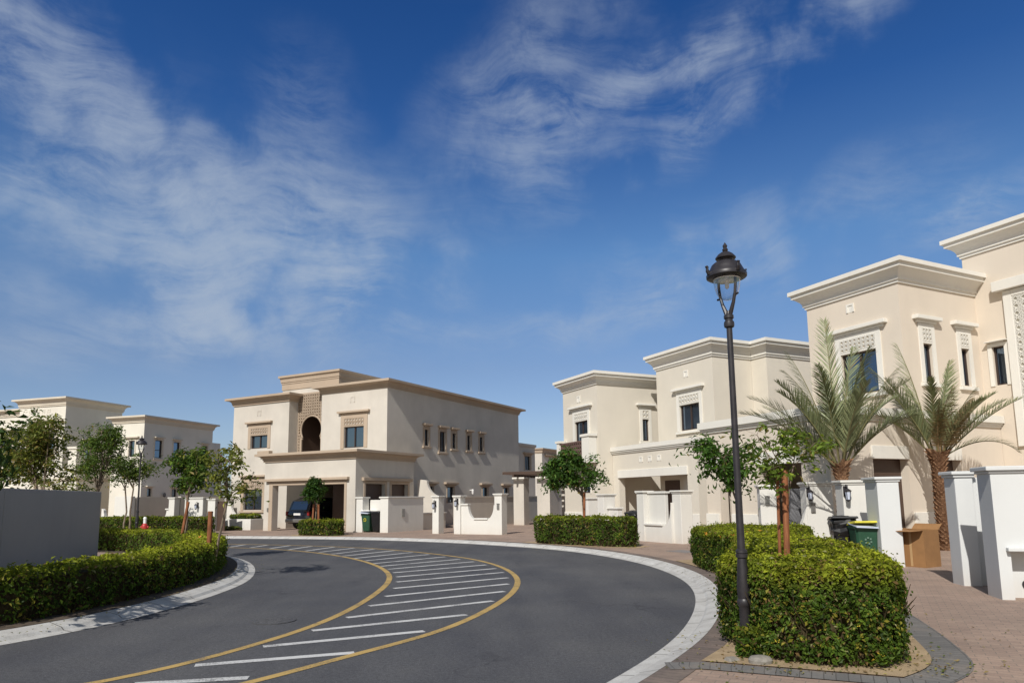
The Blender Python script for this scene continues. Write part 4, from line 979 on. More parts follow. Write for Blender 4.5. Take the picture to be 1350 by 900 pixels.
# --- left hand long wall
lw_ = empty('boundary_wall', (-10.72, 18.05, 0), R_(-75), 'long plain grey wall in shade at the left edge, above the hedge', 'wall')
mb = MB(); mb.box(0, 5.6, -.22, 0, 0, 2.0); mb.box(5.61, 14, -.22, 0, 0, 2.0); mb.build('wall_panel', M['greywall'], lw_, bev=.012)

# --- white villa's boundary
p = FD.w(8.0, -10); shaped_wall(FD.w(8.0, -10), ANG_D, [(0, 0), (1.2, 0), (1.2, 2.1), (0, 2.1)], .3, 'square white wall block behind the twin stemmed tree, before the white villa')
for (u, L, lab) in ((9.22, 12, 'long shaded garden wall behind the far street lamp, flank of the white villa'), (12.42, 10, 'shaded garden wall between the white gate pieces, left of the tan villa')):
    rt = empty('boundary_wall', FD.w(u, -9.6), ANG_D, lab, 'wall'); mb = MB(); mb.box(-.2, 0, 0, L, 0, 2.05); mb.build('wall_panel', M['cwall'], rt)
pr = [(0, 0), (.95, 0), (.95, 1.35), (.8, 1.35)] + [(.8 - .75 * math.sin(t), 1.35 - .9 + .9 * math.cos(t)) for t in np.linspace(.1, PI / 2, 9)][1:]
pr = [(0, 0), (.9, 0), (.9, 1.3), (.72, 1.3)] + [(.72 * math.cos(t), 1.3 - .8 * math.sin(t)) for t in np.linspace(.1, PI / 2, 9)]
shaped_wall(FD.w(11.1, -10), ANG_D, pr, .2, 'white wall sweeping up to a pillar behind the red and white bollard', caps=((.7, .9, 1.3),))
p = FD.w(12.2, -10.05); pillar(p, ANG_D, .4, .4, 2.0, 'white pillar at the end of the sweeping wall, right of the far lamp')
pr = [(0, 0), (.95, 0)] + [(.95 - .8 * math.cos(t), .5 + .9 * 1 - .9 * math.sin(t)) for t in np.linspace(PI / 2, .1, 9)] + [(0, 1.4)]
shaped_wall(FD.w(7.05, -10), ANG_D, pr, .2, 'white wall curving down just right of the shaded grey wall')
r = pillar(FD.w(13.7, -10), ANG_D, 1.25, .3, 1.98, 'wide white gate pier with lantern behind the bushy tree trunk', lamp=(.3, 1.55), name='gate_pier')
pillar(FD.w(14.82, -9.9), ANG_D, .5, .3, 1.9, 'narrow white gate pier beside the dark gate, left of the tan villa')
gt = MB(); gt.box(0, .55, 0, .05, .05, 1.75); o = gt.build('gate', M['door'], None); o.location = FD.w(15.05, -9.7); o.rotation_euler = (0, 0, ANG_D); tag(o, 'dark brown gate between white piers at the left of the tan villa', 'gate')

# ------------------------------------------------------------------ ground, road, kerbs, paving
def smooth_path(pts, step=.35):
    pts = [Vector((p[0], p[1], 0)) for p in pts]; out = []
    P = [pts[0] * 2 - pts[1]] + pts + [pts[-1] * 2 - pts[-2]]
    for i in range(1, len(P) - 2):
        n = max(1, int((P[i + 1] - P[i]).length / step))
        for k in range(n):
            t = k / n; a, b, c_, e = P[i - 1], P[i], P[i + 1], P[i + 2]
            q = .5 * ((2 * b) + (c_ - a) * t + (2 * a - 5 * b + 4 * c_ - e) * t * t + (3 * b - a - 3 * c_ + e) * t ** 3)
            out.append((q.x, q.y))
    out.append((pts[-1].x, pts[-1].y)); return out
def relax(p, n=6):
    for _ in range(n): p = [p[0]] + [((p[i - 1][0] + 2 * p[i][0] + p[i + 1][0]) / 4, (p[i - 1][1] + 2 * p[i][1] + p[i + 1][1]) / 4) for i in range(1, len(p) - 1)] + [p[-1]]
    return p
def offset(path, d):
    """positive d moves to the left of travel"""
    out = []
    for i, p in enumerate(path):
        a = Vector(path[max(i - 1, 0)]); b = Vector(path[min(i + 1, len(path) - 1)]); t = (b - a).normalized(); out.append((p[0] - t.y * d, p[1] + t.x * d))
    return out
def ribbon(name, rows, zs, mat, kind='structure', label=None):
    """rows: list of equal length xy paths, zs: height of each row; uv = length, across"""
    n = len(rows[0]); vs = []; fs = []; uv = []
    L = [0]
    for i in range(1, n): L.append(L[-1] + math.hypot(rows[0][i][0] - rows[0][i - 1][0], rows[0][i][1] - rows[0][i - 1][1]))
    ac = 0
    for r, row in enumerate(rows):
        if r: ac += math.hypot(row[n // 2][0] - rows[r - 1][n // 2][0], row[n // 2][1] - rows[r - 1][n // 2][1])
        for i in range(n): vs.append((row[i][0], row[i][1], zs[r])); uv.append((L[i], ac))
    for r in range(len(rows) - 1):
        for i in range(n - 1): fs.append((r * n + i, r * n + i + 1, (r + 1) * n + i + 1, (r + 1) * n + i))
    me = bpy.data.meshes.new(name); me.from_pydata(vs, [], fs); me.materials.append(mat)
    bm = bmesh.new(); bm.from_mesh(me); bmesh.ops.recalc_face_normals(bm, faces=bm.faces)
    if sum(f.normal.z for f in bm.faces) < 0: bmesh.ops.reverse_faces(bm, faces=bm.faces)
    bm.to_mesh(me); bm.free()
    ul = me.uv_layers.new(name='UVMap')
    for lp in me.loops: ul.data[lp.index].uv = uv[lp.vertex_index]
    o = bpy.data.objects.new(name, me); COL.objects.link(o); o['kind'] = kind
    if label: o['label'] = label
    return o
def sheet(name, poly, z, mat):
    if poly_area(poly) < 0: poly = poly[::-1]
    mb = MB(); mb.face(*[(x, y, z) for x, y in poly]); o = mb.build(name, mat, None, recalc=False); o['kind'] = 'structure'; return o

KR = relax(smooth_path([(-70, -12), (-40, -6.5), (-12, -1.6), (-6, .5), (-3, 2.2), (-1.3, 3.75), (0, 5.35), (1.05, 6.97), (1.77, 8.25), (2.21, 9.26), (2.7, 10.63), (3.13, 12.17), (3.38, 13.5), (3.5, 15), (3.46, 16.5), (3.26, 18.25), (2.85, 19.9), (2.15, 21.8), (1.19, 23.5), (.0, 25.0), (-2.3, 27.4), (-5.76, 29.9), (-9.4, 31.5), (-13.4, 32.75), (-20, 34.8), (-34, 38.8), (-70, 48)]))
KL = relax(smooth_path([(-70, -4.5), (-40, .4), (-14, 3.9), (-9, 5.8), (-7.2, 7.2), (-6.25, 8.7), (-5.82, 9.7), (-5.6, 10.8), (-5.5, 12.1), (-5.55, 13.7), (-5.72, 15.1), (-6.15, 16.7), (-7.0, 18.9), (-8.08, 20.9), (-9.4, 22.6), (-11.5, 24.3), (-14.5, 26.0), (-20, 28.2), (-40, 34), (-70, 42)]))
sheet('ground', [(-1500, -1500), (1500, -1500), (1500, 1500), (-1500, 1500)], -.05, M['sand'])
sheet('road', KR + KL[::-1], 0, M['asphalt'])
KRo = offset(KR, -.40); KLo = offset(KL, .42)
# kerb material gets joints through uv
m = M['kerb'].copy(); nt = m.node_tree; b = nt.nodes['Principled BSDF']; src = b.inputs['Base Color'].links[0].from_socket
uvn = N(nt, 'ShaderNodeUVMap'); sp = N(nt, 'ShaderNodeSeparateXYZ'); nt.links.new(uvn.outputs['UV'], sp.inputs[0])
fr = N(nt, 'ShaderNodeMath', operation='FRACT'); nt.links.new(sp.outputs['X'], fr.inputs[0]); lt = N(nt, 'ShaderNodeMath', operation='LESS_THAN'); nt.links.new(fr.outputs[0], lt.inputs[0]); lt.inputs[1].default_value = .02
nt.links.new(mixc(nt, lt.outputs[0], src, (.16, .15, .135)), b.inputs['Base Color']); M['kerbj'] = m
ribbon('kerb', [KR, offset(KR, -.16), offset(KR, -.20), KRo], [.004, .018, .05, .102], M['kerbj'], label='flat concrete kerb along the outer side of the bend')
ribbon('kerb', [KL, offset(KL, .15), offset(KL, .20), KLo], [.004, .02, .06, .112], M['kerbj'], label='sloping concrete kerb along the hedge on the inner side of the bend')
sheet('pavement', KRo + [(-90, 60), (-90, 160), (220, 160), (220, -60), (-70, -60)], .10, M['paver'])
sheet('pavement', KLo + [(-71, 41), (-72, 0)], .11, M['paver'])

def seg(path, y0, y1):
    return [p for p in path if y0 <= p[1] <= y1 and p[0] > -9]
kr = [p for p in KR if p[0] > -2.5 and p[1] > 3 and p[1] < 30]
ribbon('brick_edging', [offset(kr, -.405), offset(kr, -.70)], [.105, .105], M['brownpaver'])
bedR = relax(smooth_path([(3.41, 6.30), (3.95, 6.75), (4.36, 7.7), (4.8, 9.0), (5.15, 10.4), (5.1, 12.2), (5.3, 13.3), (6.2, 14.5), (7.3, 16.2), (7.5, 17.6)], .2), 3)
bedL = [p for p in offset(KR, -.71) if 7.3 < p[1] < 17.8 and p[0] > 0]
sheet('planting_bed', [(1.82, 7.0)] + bedL + [(5.2, 18.4)] + bedR[::-1], .112, M['sand'])
ribbon('brick_edging', [bedR, offset(bedR, -.34)], [.106, .106], M['greypaver'])
fr_ = [(1.45, 6.98), (1.82, 6.98), (2.6, 6.64), (3.43, 6.28), (3.85, 6.05)]
ribbon('brick_edging', [offset(fr_, -.02), offset(fr_, -.30)], [.109, .109], M['greypaver'])
sheet('planting_bed', [(.3, 25.9), (.9, 24.5), (3.8, 21.95), (4.5, 23.0), (1.6, 26.6)], .104, M['sand'])
sheet('planting_bed', [(-10.7, 33.6), (-10.2, 32.2), (-7.9, 31.5), (-7.5, 32.8), (-8.6, 33.9)], .104, M['sand'])
kl = [p for p in KL if p[0] > -17 and p[1] > 4.5 and p[1] < 28]
ribbon('planting_bed', [offset(kl, .425), offset(kl, 2.1)], [.116, .116], M['soil'])
sheet('planting_bed', [(-24.4, 37.6), (-15.2, 34.7), (-14.6, 36.4), (-23.8, 39.4)], .104, M['soil'])

# painted markings
YO = relax(smooth_path([(-9, 3.2), (-5.5, 4.3), (-3.6, 5.6), (-2.51, 6.79), (-1.8, 7.97), (-1.25, 8.73), (-.81, 9.64), (-.4, 11.0), (-.09, 12.44), (.07, 14.0), (.05, 15.5), (-.2, 17.2), (-.69, 18.9), (-1.36, 20.4), (-2.5, 22.1), (-3.7, 23.6), (-5.1, 25.0), (-6.7, 26.15), (-8.3, 27.05), (-10.78, 28.2), (-16, 30.3)], .3))
YI = relax(smooth_path([(-9, 4.6), (-6, 5.4), (-3.96, 6.88), (-3.46, 7.69), (-3.12, 8.5), (-2.82, 9.47), (-2.65, 10.4), (-2.56, 11.5), (-2.54, 12.9), (-2.6, 14.5), (-2.8, 15.9), (-3.18, 17.3), (-3.85, 19.0), (-4.74, 20.7), (-5.75, 22.2), (-6.9, 23.6), (-8.2, 24.8), (-9.8, 25.9), (-14, 27.8)], .3))
for p in (YO, YI): ribbon('yellow_road_line', [offset(p, .06), offset(p, -.06)], [.0045, .0045], M['yline'])
ST = [((-3.37, 7.53), (-1.81, 8.05)), ((-3.62, 6.80), (-2.6, 6.99)), ((-2.98, 8.44), (-1.18, 9.28)), ((-2.68, 9.41), (-.71, 10.53)), ((-2.46, 10.4), (-.36, 11.89)), ((-2.36, 11.5), (-.18, 13.08)), ((-2.30, 12.6), (-.11, 14.2)), ((-2.34, 13.7), (-.13, 15.3)), ((-2.46, 14.75), (-.24, 16.4)), ((-2.62, 15.7), (-.44, 17.33)), ((-2.85, 16.6), (-.72, 18.3)), ((-3.12, 17.45), (-1.1, 19.26)), ((-3.45, 18.25), (-1.55, 20.1)), ((-3.8, 19.05), (-2.05, 21.0)), ((-4.22, 19.95), (-2.65, 21.95)), ((-4.73, 20.8), (-3.3, 22.9)), ((-5.29, 21.7), (-4.05, 23.8)), ((-5.85, 22.55), (-4.9, 24.55)), ((-6.5, 23.4), (-5.75, 25.3)), ((-7.15, 24.1), (-6.65, 25.95)), ((-8.0, 24.9), (-7.65, 26.6)), ((-8.9, 25.6), (-8.65, 27.1)), ((-9.85, 26.2), (-9.7, 27.6)), ((-10.8, 26.7), (-10.75, 28.0))]
for a, e in ST:
    a, e = Vector(a), Vector(e); dd = (e - a).normalized(); w = Vector((-dd.y, dd.x)) * .068
    n = 8; row = [tuple(a.lerp(e, k / n)) for k in range(n + 1)]
    ribbon('white_road_stripe', [[(x + w.x, y + w.y) for x, y in row], [(x - w.x, y - w.y) for x, y in row]], [.004, .004], M['wline'])
mb = MB(); mb.lathe([(.0, .003), (.42, .003), (.42, .012), (.36, .012), (.35, .009), (.0, .009)], (0, 0), 32)
for k in range(5): mb.box(-.28, .28, -.22 + k * .11, -.19 + k * .11, .009, .013)
o = mb.build('manhole_cover', M['asphalt'], None); o.location = (-3.45, 10.2, 0); o.scale = (.72, .72, .8); tag(o, 'round dark manhole cover set in the asphalt of the left lane', 'manhole cover')
mb = MB(); mb.box(-.45, .45, -.3, .3, 0, .012); mb.box(-.40, .40, -.25, .25, .012, .016)
o = mb.build('utility_cover', M['darkgrey'], None); o.location = (5.0, 20.6, .1); o.rotation_euler = (0, 0, ANG_B); tag(o, 'rectangular dark cover in the brick paving before the ivory villa', 'utility cover')
mb = MB(); mb.lathe([(0, -.08), (.20, -.08), (.21, .02), (.17, .07), (.08, .09), (0, .09)], (0, 0), 14)
o = mb.build('stone', M['rock'], None, True); o.location = (2.36, 6.88, .13); o.scale = (.55, .45, .55); tag(o, 'rounded grey stone at the foot of the front hedge', 'stone')
mb = MB(); mb.idx([(-.16, -.1, 0), (.14, -.12, 0), (.2, .08, 0), (-.1, .13, 0), (-.1, -.05, .1), (.1, -.05, .09), (.1, .05, .1), (-.06, .07, .11)], [(0, 1, 5, 4), (1, 2, 6, 5), (2, 3, 7, 6), (3, 0, 4, 7), (4, 5, 6, 7)])
o = mb.build('stone', M['rock'], None, bev=.02); o.location = (2.12, 7.0, .09); o.rotation_euler = (0, 0, .6); o.scale = (.6, .6, .5); tag(o, 'broken chunk of grey stone at the left front corner of the front hedge', 'stone')

# ------------------------------------------------------------------ hedges
H1 = [(2.32, 7.95), (2.33, 7.38), (2.40, 7.02), (2.72, 6.74), (3.42, 6.52), (3.86, 6.95), (4.22, 7.9), (4.6, 9.2), (4.9, 10.6), (4.75, 12.4), (4.3, 12.9), (3.9, 12.5), (3.5, 10.9), (2.95, 9.3), (2.5, 8.5)]
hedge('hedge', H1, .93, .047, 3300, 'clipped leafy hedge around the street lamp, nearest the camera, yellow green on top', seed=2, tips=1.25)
H2 = [(4.2, 13.7), (4.9, 13.5), (5.7, 14.3), (6.8, 15.8), (7.15, 17.1), (6.3, 17.8), (5.0, 17.9), (4.3, 17.2), (4.1, 15.4)]
hedge('hedge', H2, .88, .056, 1300, 'clipped hedge with small orange blooms right behind the front hedge, along the outer kerb', seed=8, tips=.75)
hedge('hedge', [(.65, 25.6), (1.05, 24.7), (3.75, 22.3), (4.25, 23.1), (1.6, 26.1)], .95, .085, 480, 'clipped hedge block under the round headed tree, before the ivory villa', seed=14, tips=.55)
hedge('hedge', [(-10.35, 33.4), (-9.95, 32.6), (-8.05, 31.9), (-7.85, 32.8), (-8.6, 33.5)], .72, .10, 380, 'low clipped hedge in front of the dark car, opposite kerb', seed=19, tips=.7)
ko, ki = offset(kl, .72), offset(kl, 1.72)
ko = [p for i, p in enumerate(ko) if i % 3 == 0]; ki = [p for i, p in enumerate(ki) if i % 3 == 0]
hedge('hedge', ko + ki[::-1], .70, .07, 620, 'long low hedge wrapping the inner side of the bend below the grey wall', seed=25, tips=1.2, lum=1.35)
hedge('hedge', [(-24.0, 38.0), (-15.7, 35.3), (-15.2, 36.2), (-23.6, 39.0)], .86, .11, 300, 'far hedge behind the red and white bollard and street lamp', seed=31, tips=.6)
hedge('hedge', [FC.w(u, v)[:2] for u, v in ((-3.7, .5), (-1.5, .5), (-1.5, 1.5), (-3.7, 1.5))], .35, .10, 380, 'small shrubs growing in the white planter box of the tan villa', z0=.62, seed=37, tips=.9)
hedge('hedge', [FC.w(u, v)[:2] for u, v in ((-4.9, -.35), (-1.6, -.35), (-1.6, .15), (-4.9, .15))], .22, .09, 350, 'ankle high ground shrubs at the foot of the white planter box', seed=38, tips=.9)

o = hedge('shrub', [(2.20, 7.12), (2.34, 6.98), (2.52, 6.98), (2.50, 7.10), (2.36, 7.14), (2.26, 7.24)], .30, .05, 3400, 'low yellowish shoots around the foot of the near street lamp', seed=51, tips=.7, solid=False, lum=1.2); o['category'] = 'shrub'
# fallen leaves and clippings on the sand, in the gutter and on the paving: nobody could count them
LP_ = []; LC = []
r5 = np.random.default_rng(77)
for (cx, cy, sx, sy, n_, z_) in ((2.5, 6.86, .5, .16, 90, .118), (3.3, 6.55, .5, .14, 110, .118), (3.95, 7.0, .22, .45, 90, .118), (4.5, 8.7, .3, .8, 60, .112), (2.0, 7.6, .25, .6, 60, .112), (5.0, 7.5, .9, 1.2, 60, .106), (3.6, 12.4, .15, 1.8, 60, .112), (2.4, 22.2, 1.2, .5, 60, .11), (-6.1, 11.0, .22, 3, 160, .124), (-6.5, 15.5, .25, 1.5, 90, .124)):
    LP_.append(np.column_stack([r5.normal(cx, sx, n_), r5.normal(cy, sy, n_), np.full(n_, z_ + .006)])); pal = np.array([(.30, .22, .09), (.20, .12, .05), (.38, .33, .10), (.10, .13, .03)]); LC.append(pal[r5.integers(0, 4, n_)] * r5.uniform(.7, 1.2, (n_, 1)))
o = leaf_mesh('leaf_litter', np.concatenate(LP_), np.tile([0, 0, 1.], (sum(map(len, LP_)), 1)), .04, np.concatenate(LC), M['leaf'], None, .5, .2, None, .22)
tag(o, kind='stuff'); o['label'] = 'fallen dry leaves scattered at the foot of the hedges'
# little orange and yellow blooms belong to the hedges as parts
M['bloom'] = plain('orange_petal', (.62, .25, .03), .6, 0, .3); M['ybloom'] = plain('yellow_petal', (.62, .46, .05), .6, 0, .3)
HG = [o for o in scene.objects if o.name.startswith('hedge') and o.get('category') == 'hedge']
def blooms(par, pts, mat, s=.05):
    for p in pts:
        mb = MB()
        for k in range(5):
            a = 2 * PI * k / 5 + rnd.random(); mb.idx([(0, 0, 0), (s * math.cos(a - .4), s * math.sin(a - .4), s * .35), (s * 1.15 * math.cos(a), s * 1.15 * math.sin(a), s * .3), (s * math.cos(a + .4), s * math.sin(a + .4), s * .35)], [(0, 1, 2, 3)])
        o = mb.build('flower', mat, par, recalc=False); o.location = p; o.rotation_euler = (rnd.uniform(-.8, .8), rnd.uniform(-.8, .8), 0)
blooms(HG[1], [(4.3, 13.7, .93), (4.55, 13.62, .98), (4.75, 13.7, .9), (4.9, 13.9, 1.0), (4.2, 14.2, .86), (4.4, 13.6, .7), (4.15, 15.1, .9)], M['bloom'])
blooms(HG[0], [(2.55, 6.93, .3), (3.3, 6.56, .2), (3.36, 6.57, .24), (3.2, 6.6, .5), (3.74, 6.95, .6), (3.95, 7.4, .45), (2.9, 6.69, .35)], M['ybloom'], .03)
blooms(HG[4], [(-8.2, 17.6, .82), (-8.35, 17.8, .82), (-8.0, 17.3, .8), (-7.9, 17.6, .84), (-12.8, 24.6, .8), (-11.0, 23.0, .78)], M['bloom'], .035)

# ------------------------------------------------------------------ trees, stakes
tree('street_tree', (3.05, 7.75, .1), (3.02, 7.68, 2.10), (.56, .45, .42), 'thin sapling with sparse pale leaves tied to two reddish stakes in the front hedge', K=46, per=20, leaf=.050, trunk_r=.020, limbs=6, seed=4, tint=(.10, .15, .022), dry=.06, droop=.25, fork=.5, cl=.11, shell=.35)
stake((2.93, 7.62, .1), (2.99, 7.6, 1.98), .034, 'thick reddish timber stake holding the thin sapling, right of the pair')
stake((2.87, 7.66, .1), (2.93, 7.66, 1.96), .018, 'thinner reddish timber stake of the thin sapling, left of the pair')
tree('street_tree', (5.55, 17.2, .1), (5.42, 17.0, 2.55), (1.0, .8, .70), 'dark leafy young tree seen behind the near lamp post', K=62, per=34, leaf=.095, trunk_r=.04, limbs=6, seed=9, tint=(.05, .11, .02), dry=.01, droop=.55, fork=.4, cl=.24, shell=.4)
stake((5.6, 17.05, .1), (5.56, 17.05, 1.85), .045, 'reddish timber stake against the young tree behind the near lamp post')
tree('street_tree', (2.58, 24.2, .1), (2.18, 24.2, 2.72), (1.12, .95, .72), 'round headed dark green tree in the hedge block between tan and ivory villas', K=110, per=48, leaf=.10, trunk_r=.055, limbs=7, seed=12, tint=(.045, .098, .02), dry=.02, droop=.4, fork=.45, cl=.23, shell=.45)
stake((2.42, 24.05, .1), (2.48, 24.1, 1.9), .045, 'timber stake leaning beside the trunk of the round headed tree', group=None)
tree('street_tree', (-9.3, 32.75, .1), (-9.25, 32.75, 2.15), (.62, .6, .58), 'small round topped tree in the hedge before the dark car', K=60, per=46, leaf=.10, trunk_r=.045, limbs=6, seed=16, tint=(.03, .072, .016), dry=.0, droop=.35, fork=.6, cl=.19, shell=.45)
stake((-9.45, 32.65, .1), (-9.38, 32.68, 1.55), .05, 'left timber stake of the small round topped tree before the dark car')
stake((-9.12, 32.65, .1), (-9.16, 32.68, 1.55), .05, 'right timber stake of the small round topped tree before the dark car')
tree('street_tree', (-6.75, 15.75, .1), (-6.25, 15.45, 2.35), (.85, .8, .62), 'sparse leaning tree with pale yellowish leaves at the tip of the inner hedge', K=50, per=20, leaf=.085, trunk_r=.03, limbs=6, seed=21, tint=(.15, .17, .04), dry=.09, droop=.3, fork=.9, cl=.17, shell=.3)
stake((-6.83, 15.65, .1), (-6.81, 15.65, 1.5), .055, 'single reddish stake at the tip of the inner hedge')
tree('street_tree', (-9.6, 20.4, .1), (-9.55, 20.4, 2.62), (.70, .66, .60), 'dense dark green tree on the hedge left of the leaning tree', K=78, per=48, leaf=.09, trunk_r=.045, limbs=7, seed=24, tint=(.06, .11, .022), dry=.02, droop=.35, fork=.5, cl=.19, shell=.45)
stake((-9.72, 20.25, .1), (-9.5, 20.3, 1.72), .045, 'leaning timber stake tied to the dense dark green tree')
tree('garden_tree', (-19.5, 35.2, .1), (-19.4, 35.2, 3.7), (1.25, 1.1, 1.0), 'twin stemmed tree behind the far street lamp', K=84, per=38, leaf=.10, trunk_r=.045, limbs=7, seed=28, tint=(.08, .125, .028), dry=.03, droop=.4, fork=.5, stems=2, cl=.27, shell=.45)
tree('garden_tree', (-15.6, 26.0, .1), (-15.6, 26.0, 3.55), (.95, .9, 1.25), 'tall green tree just above the right end of the grey wall', K=115, per=40, leaf=.085, trunk_r=.05, limbs=9, seed=33, tint=(.08, .13, .028), dry=.02, droop=.3, fork=.5, cl=.25, shell=.5)
tree('garden_tree', (-14.6, 21.6, .1), (-14.75, 21.6, 3.0), (1.25, 1.1, 1.35), 'broad bushy tree with yellowing leaves behind the grey wall', K=130, per=38, leaf=.095, trunk_r=.06, limbs=9, seed=36, tint=(.115, .135, .032), dry=.14, droop=.3, fork=.3, cl=.26, shell=.5)
tree('garden_tree', (-16.9, 22.6, .1), (-16.9, 22.6, 3.3), (1.2, 1.1, 1.4), 'dark leafy tree behind the grey wall, cut by the left picture edge', K=105, per=38, leaf=.10, trunk_r=.06, limbs=8, seed=39, tint=(.055, .10, .03), dry=.04, droop=.4, fork=.35, cl=.28, shell=.5)
tree('street_tree', (-7.6, 8.2, .1), (-7.35, 8.45, 2.55), (1.0, .9, .62), 'near tree whose dark leaf sprays reach in at the left edge', K=60, per=34, leaf=.10, trunk_r=.045, limbs=6, seed=42, tint=(.03, .06, .016), dry=.02, droop=.4, fork=.6, cl=.22, shell=.3)

# ------------------------------------------------------------------ palms
def fan(seed, keys, n, lo, hi, L0, L1):
    r = random.Random(seed); out = list(keys)
    for k in range(n):
        az = 2.39996 * k + r.uniform(-.2, .2); t = (k + .5) / n; el = lo + (hi - lo) * t; out.append((az, el, r.uniform(L0, L1) * (.82 + .18 * t), r.uniform(.35, .8) * (1.25 - .6 * t), False))
    return out
palm((8.55, 18.0, .1), 2.35, .17, fan(3, [(1.4, 1.5, 4.1, .12, False), (.6, 1.38, 3.5, .3, False), (2.6, 1.36, 3.4, .3, False), (PI, .80, 2.9, .75, False), (PI * .93, 1.0, 2.9, .75, False), (PI * 1.08, 1.12, 2.8, .55, False), (-.05, .85, 2.7, .85, False), (.2, 1.05, 2.7, .7, False), (-.4, 1.22, 2.9, .45, False), (PI * 1.12, .62, 2.3, .5, False)], 12, .85, 1.5, 2.6, 3.3), 'silvery date palm between the two lantern pillars, left of the pair', seed=5)
palm((12.35, 20.0, .1), 2.72, .215, fan(8, [(2.2, 1.42, 3.6, .2, False), (.5, 1.3, 3.2, .3, False), (2.9, 1.2, 3.1, .4, False), (.0, .72, 3.0, .35, False), (.15, .95, 2.7, .5, False), (PI * .98, .85, 2.6, .75, False), (PI * 1.05, 1.12, 2.5, .5, False), (-.3, .55, 2.1, 1.5, False), (-1.2, 1.25, 2.0, .9, True), (-2.0, 1.3, 1.9, .8, True), (-1.6, 1.4, 2.2, .8, True), (-.8, 1.32, 1.8, .9, True)], 9, .85, 1.5, 2.3, 3.0), 'date palm with some dried fronds and a thick scaly trunk behind the cardboard box', seed=9, dead=4)

# ------------------------------------------------------------------ street lamps
def street_lamp(loc, label, group):
    r = empty('street_lamp', loc, 0, label, 'street lamp', group)
    mb = MB(); mb.lathe([(.09, 0), (.09, .05), (.074, .07), (.060, .10), (.058, .62), (.064, .63), (.076, .65), (.076, .69), (.064, .71), (.067, .73), (.067, .76), (.072, .80), (.062, .98), (.050, 1.12), (.048, 1.14), (.064, 1.15), (.064, 1.185), (.057, 1.19), (.064, 1.20), (.062, 1.225), (.043, 1.24), (.039, 1.6), (.033, 3.75)], (0, 0), 24)
    mb.build('pole', M['iron'], r, True)
    DZ = .125
    mb = MB(); mb.lathe([(q, z + DZ) for q, z in ((.04, 3.60), (.056, 3.61), (.06, 3.64), (.056, 3.67), (.044, 3.68), (.044, 3.70), (.056, 3.71), (.056, 3.745), (.03, 3.76), (.02, 3.80))], (0, 0), 20); mb.build('collar', M['iron'], r, True)
    for k in range(2):
        a = PI * k + 2.05; dx, dy = math.cos(a), math.sin(a); ar = MB()
        ar.tube([(dx * q, dy * q, 3.85 + (z - 3.72) * .88) for q, z in ((.018, 3.72), (.045, 3.80), (.085, 3.90), (.118, 4.02), (.132, 4.14), (.135, 4.30))], [.024, .026, .021, .018, .017, .017], 8)
        ar.tube([(dx * .115, dy * .115, 4.09), (dx * .165, dy * .165, 4.095)], .012, 6)
        ar.build('arm', M['iron'], r, True)
    HZ = lambda z: 4.745 - (4.745 - z) * .80
    mb = MB(); mb.lathe([(q, HZ(z)) for q, z in ((.13, 4.195), (.212, 4.20), (.230, 4.215), (.233, 4.25), (.222, 4.275), (.205, 4.30), (.187, 4.345), (.165, 4.40), (.125, 4.44), (.085, 4.46), (.078, 4.475), (.082, 4.49), (.115, 4.495), (.118, 4.51), (.105, 4.53), (.085, 4.56), (.05, 4.59), (.02, 4.60))], (0, 0), 32)
    mb.build('hood', M['iron'], r, True)
    mb = MB(); mb.lathe([(q, HZ(z)) for q, z in ((.012, 4.59), (.03, 4.61), (.034, 4.635), (.02, 4.655), (.024, 4.67), (.028, 4.69), (.018, 4.71), (.006, 4.735), (.001, 4.745))], (0, 0), 14); mb.build('finial', M['iron'], r, True)
    for k in range(4):
        a = PI / 2 * k + .25; dx, dy = math.cos(a), math.sin(a); t = (-dy, dx); mb = MB()
        pr = [(.205, 4.225), (.245, 4.235), (.264, 4.285), (.260, 4.33), (.272, 4.36), (.255, 4.37), (.235, 4.345), (.242, 4.31), (.222, 4.285)]
        vs = [(dx * q + t[0] * w, dy * q + t[1] * w, HZ(z)) for w in (-.018, .018) for q, z in pr]; n = len(pr)
        mb.idx(vs, [tuple(range(n)), tuple(range(n, 2 * n))[::-1]] + [(i, (i + 1) % n, n + (i + 1) % n, n + i) for i in range(n)]); mb.build('ornament', M['iron'], r, bev=.006)
    mb = MB(); mb.lathe([(.0, 4.299), (.155, 4.299), (.155, 4.288), (.0, 4.282)], (0, 0), 24); mb.build('reflector', M['whitepaint'], r, True)
    mb = MB(); n = 12; mb.lathe([(.152, 4.286)] + [(.152 * math.cos(t) ** .8 + .0005, 4.286 - .235 * math.sin(t)) for t in np.linspace(.08, PI / 2 - .03, n)], (0, 0), 28); mb.build('glass_globe', M['globe'], r, True)
    mb = MB(); mb.lathe([(.020, 4.282), (.026, 4.26), (.024, 4.20), (.010, 4.185)], (0, 0), 12); mb.build('bulb', M['whitepaint'], r, True)
    return r
l1 = street_lamp((2.345, 7.22, .0), 'tall black cast iron street lamp standing in the front hedge', 'street lamps')
l1.scale = (.92, .92, .937)
l2 = copy_tree(l1); l2.location = (-18.75, 34.7, .0); l2.scale = (1.12, 1.12, 1.075); l2.rotation_euler = (0, 0, .9); l2['label'] = 'distant black street lamp by the far hedge, in front of the white villa'

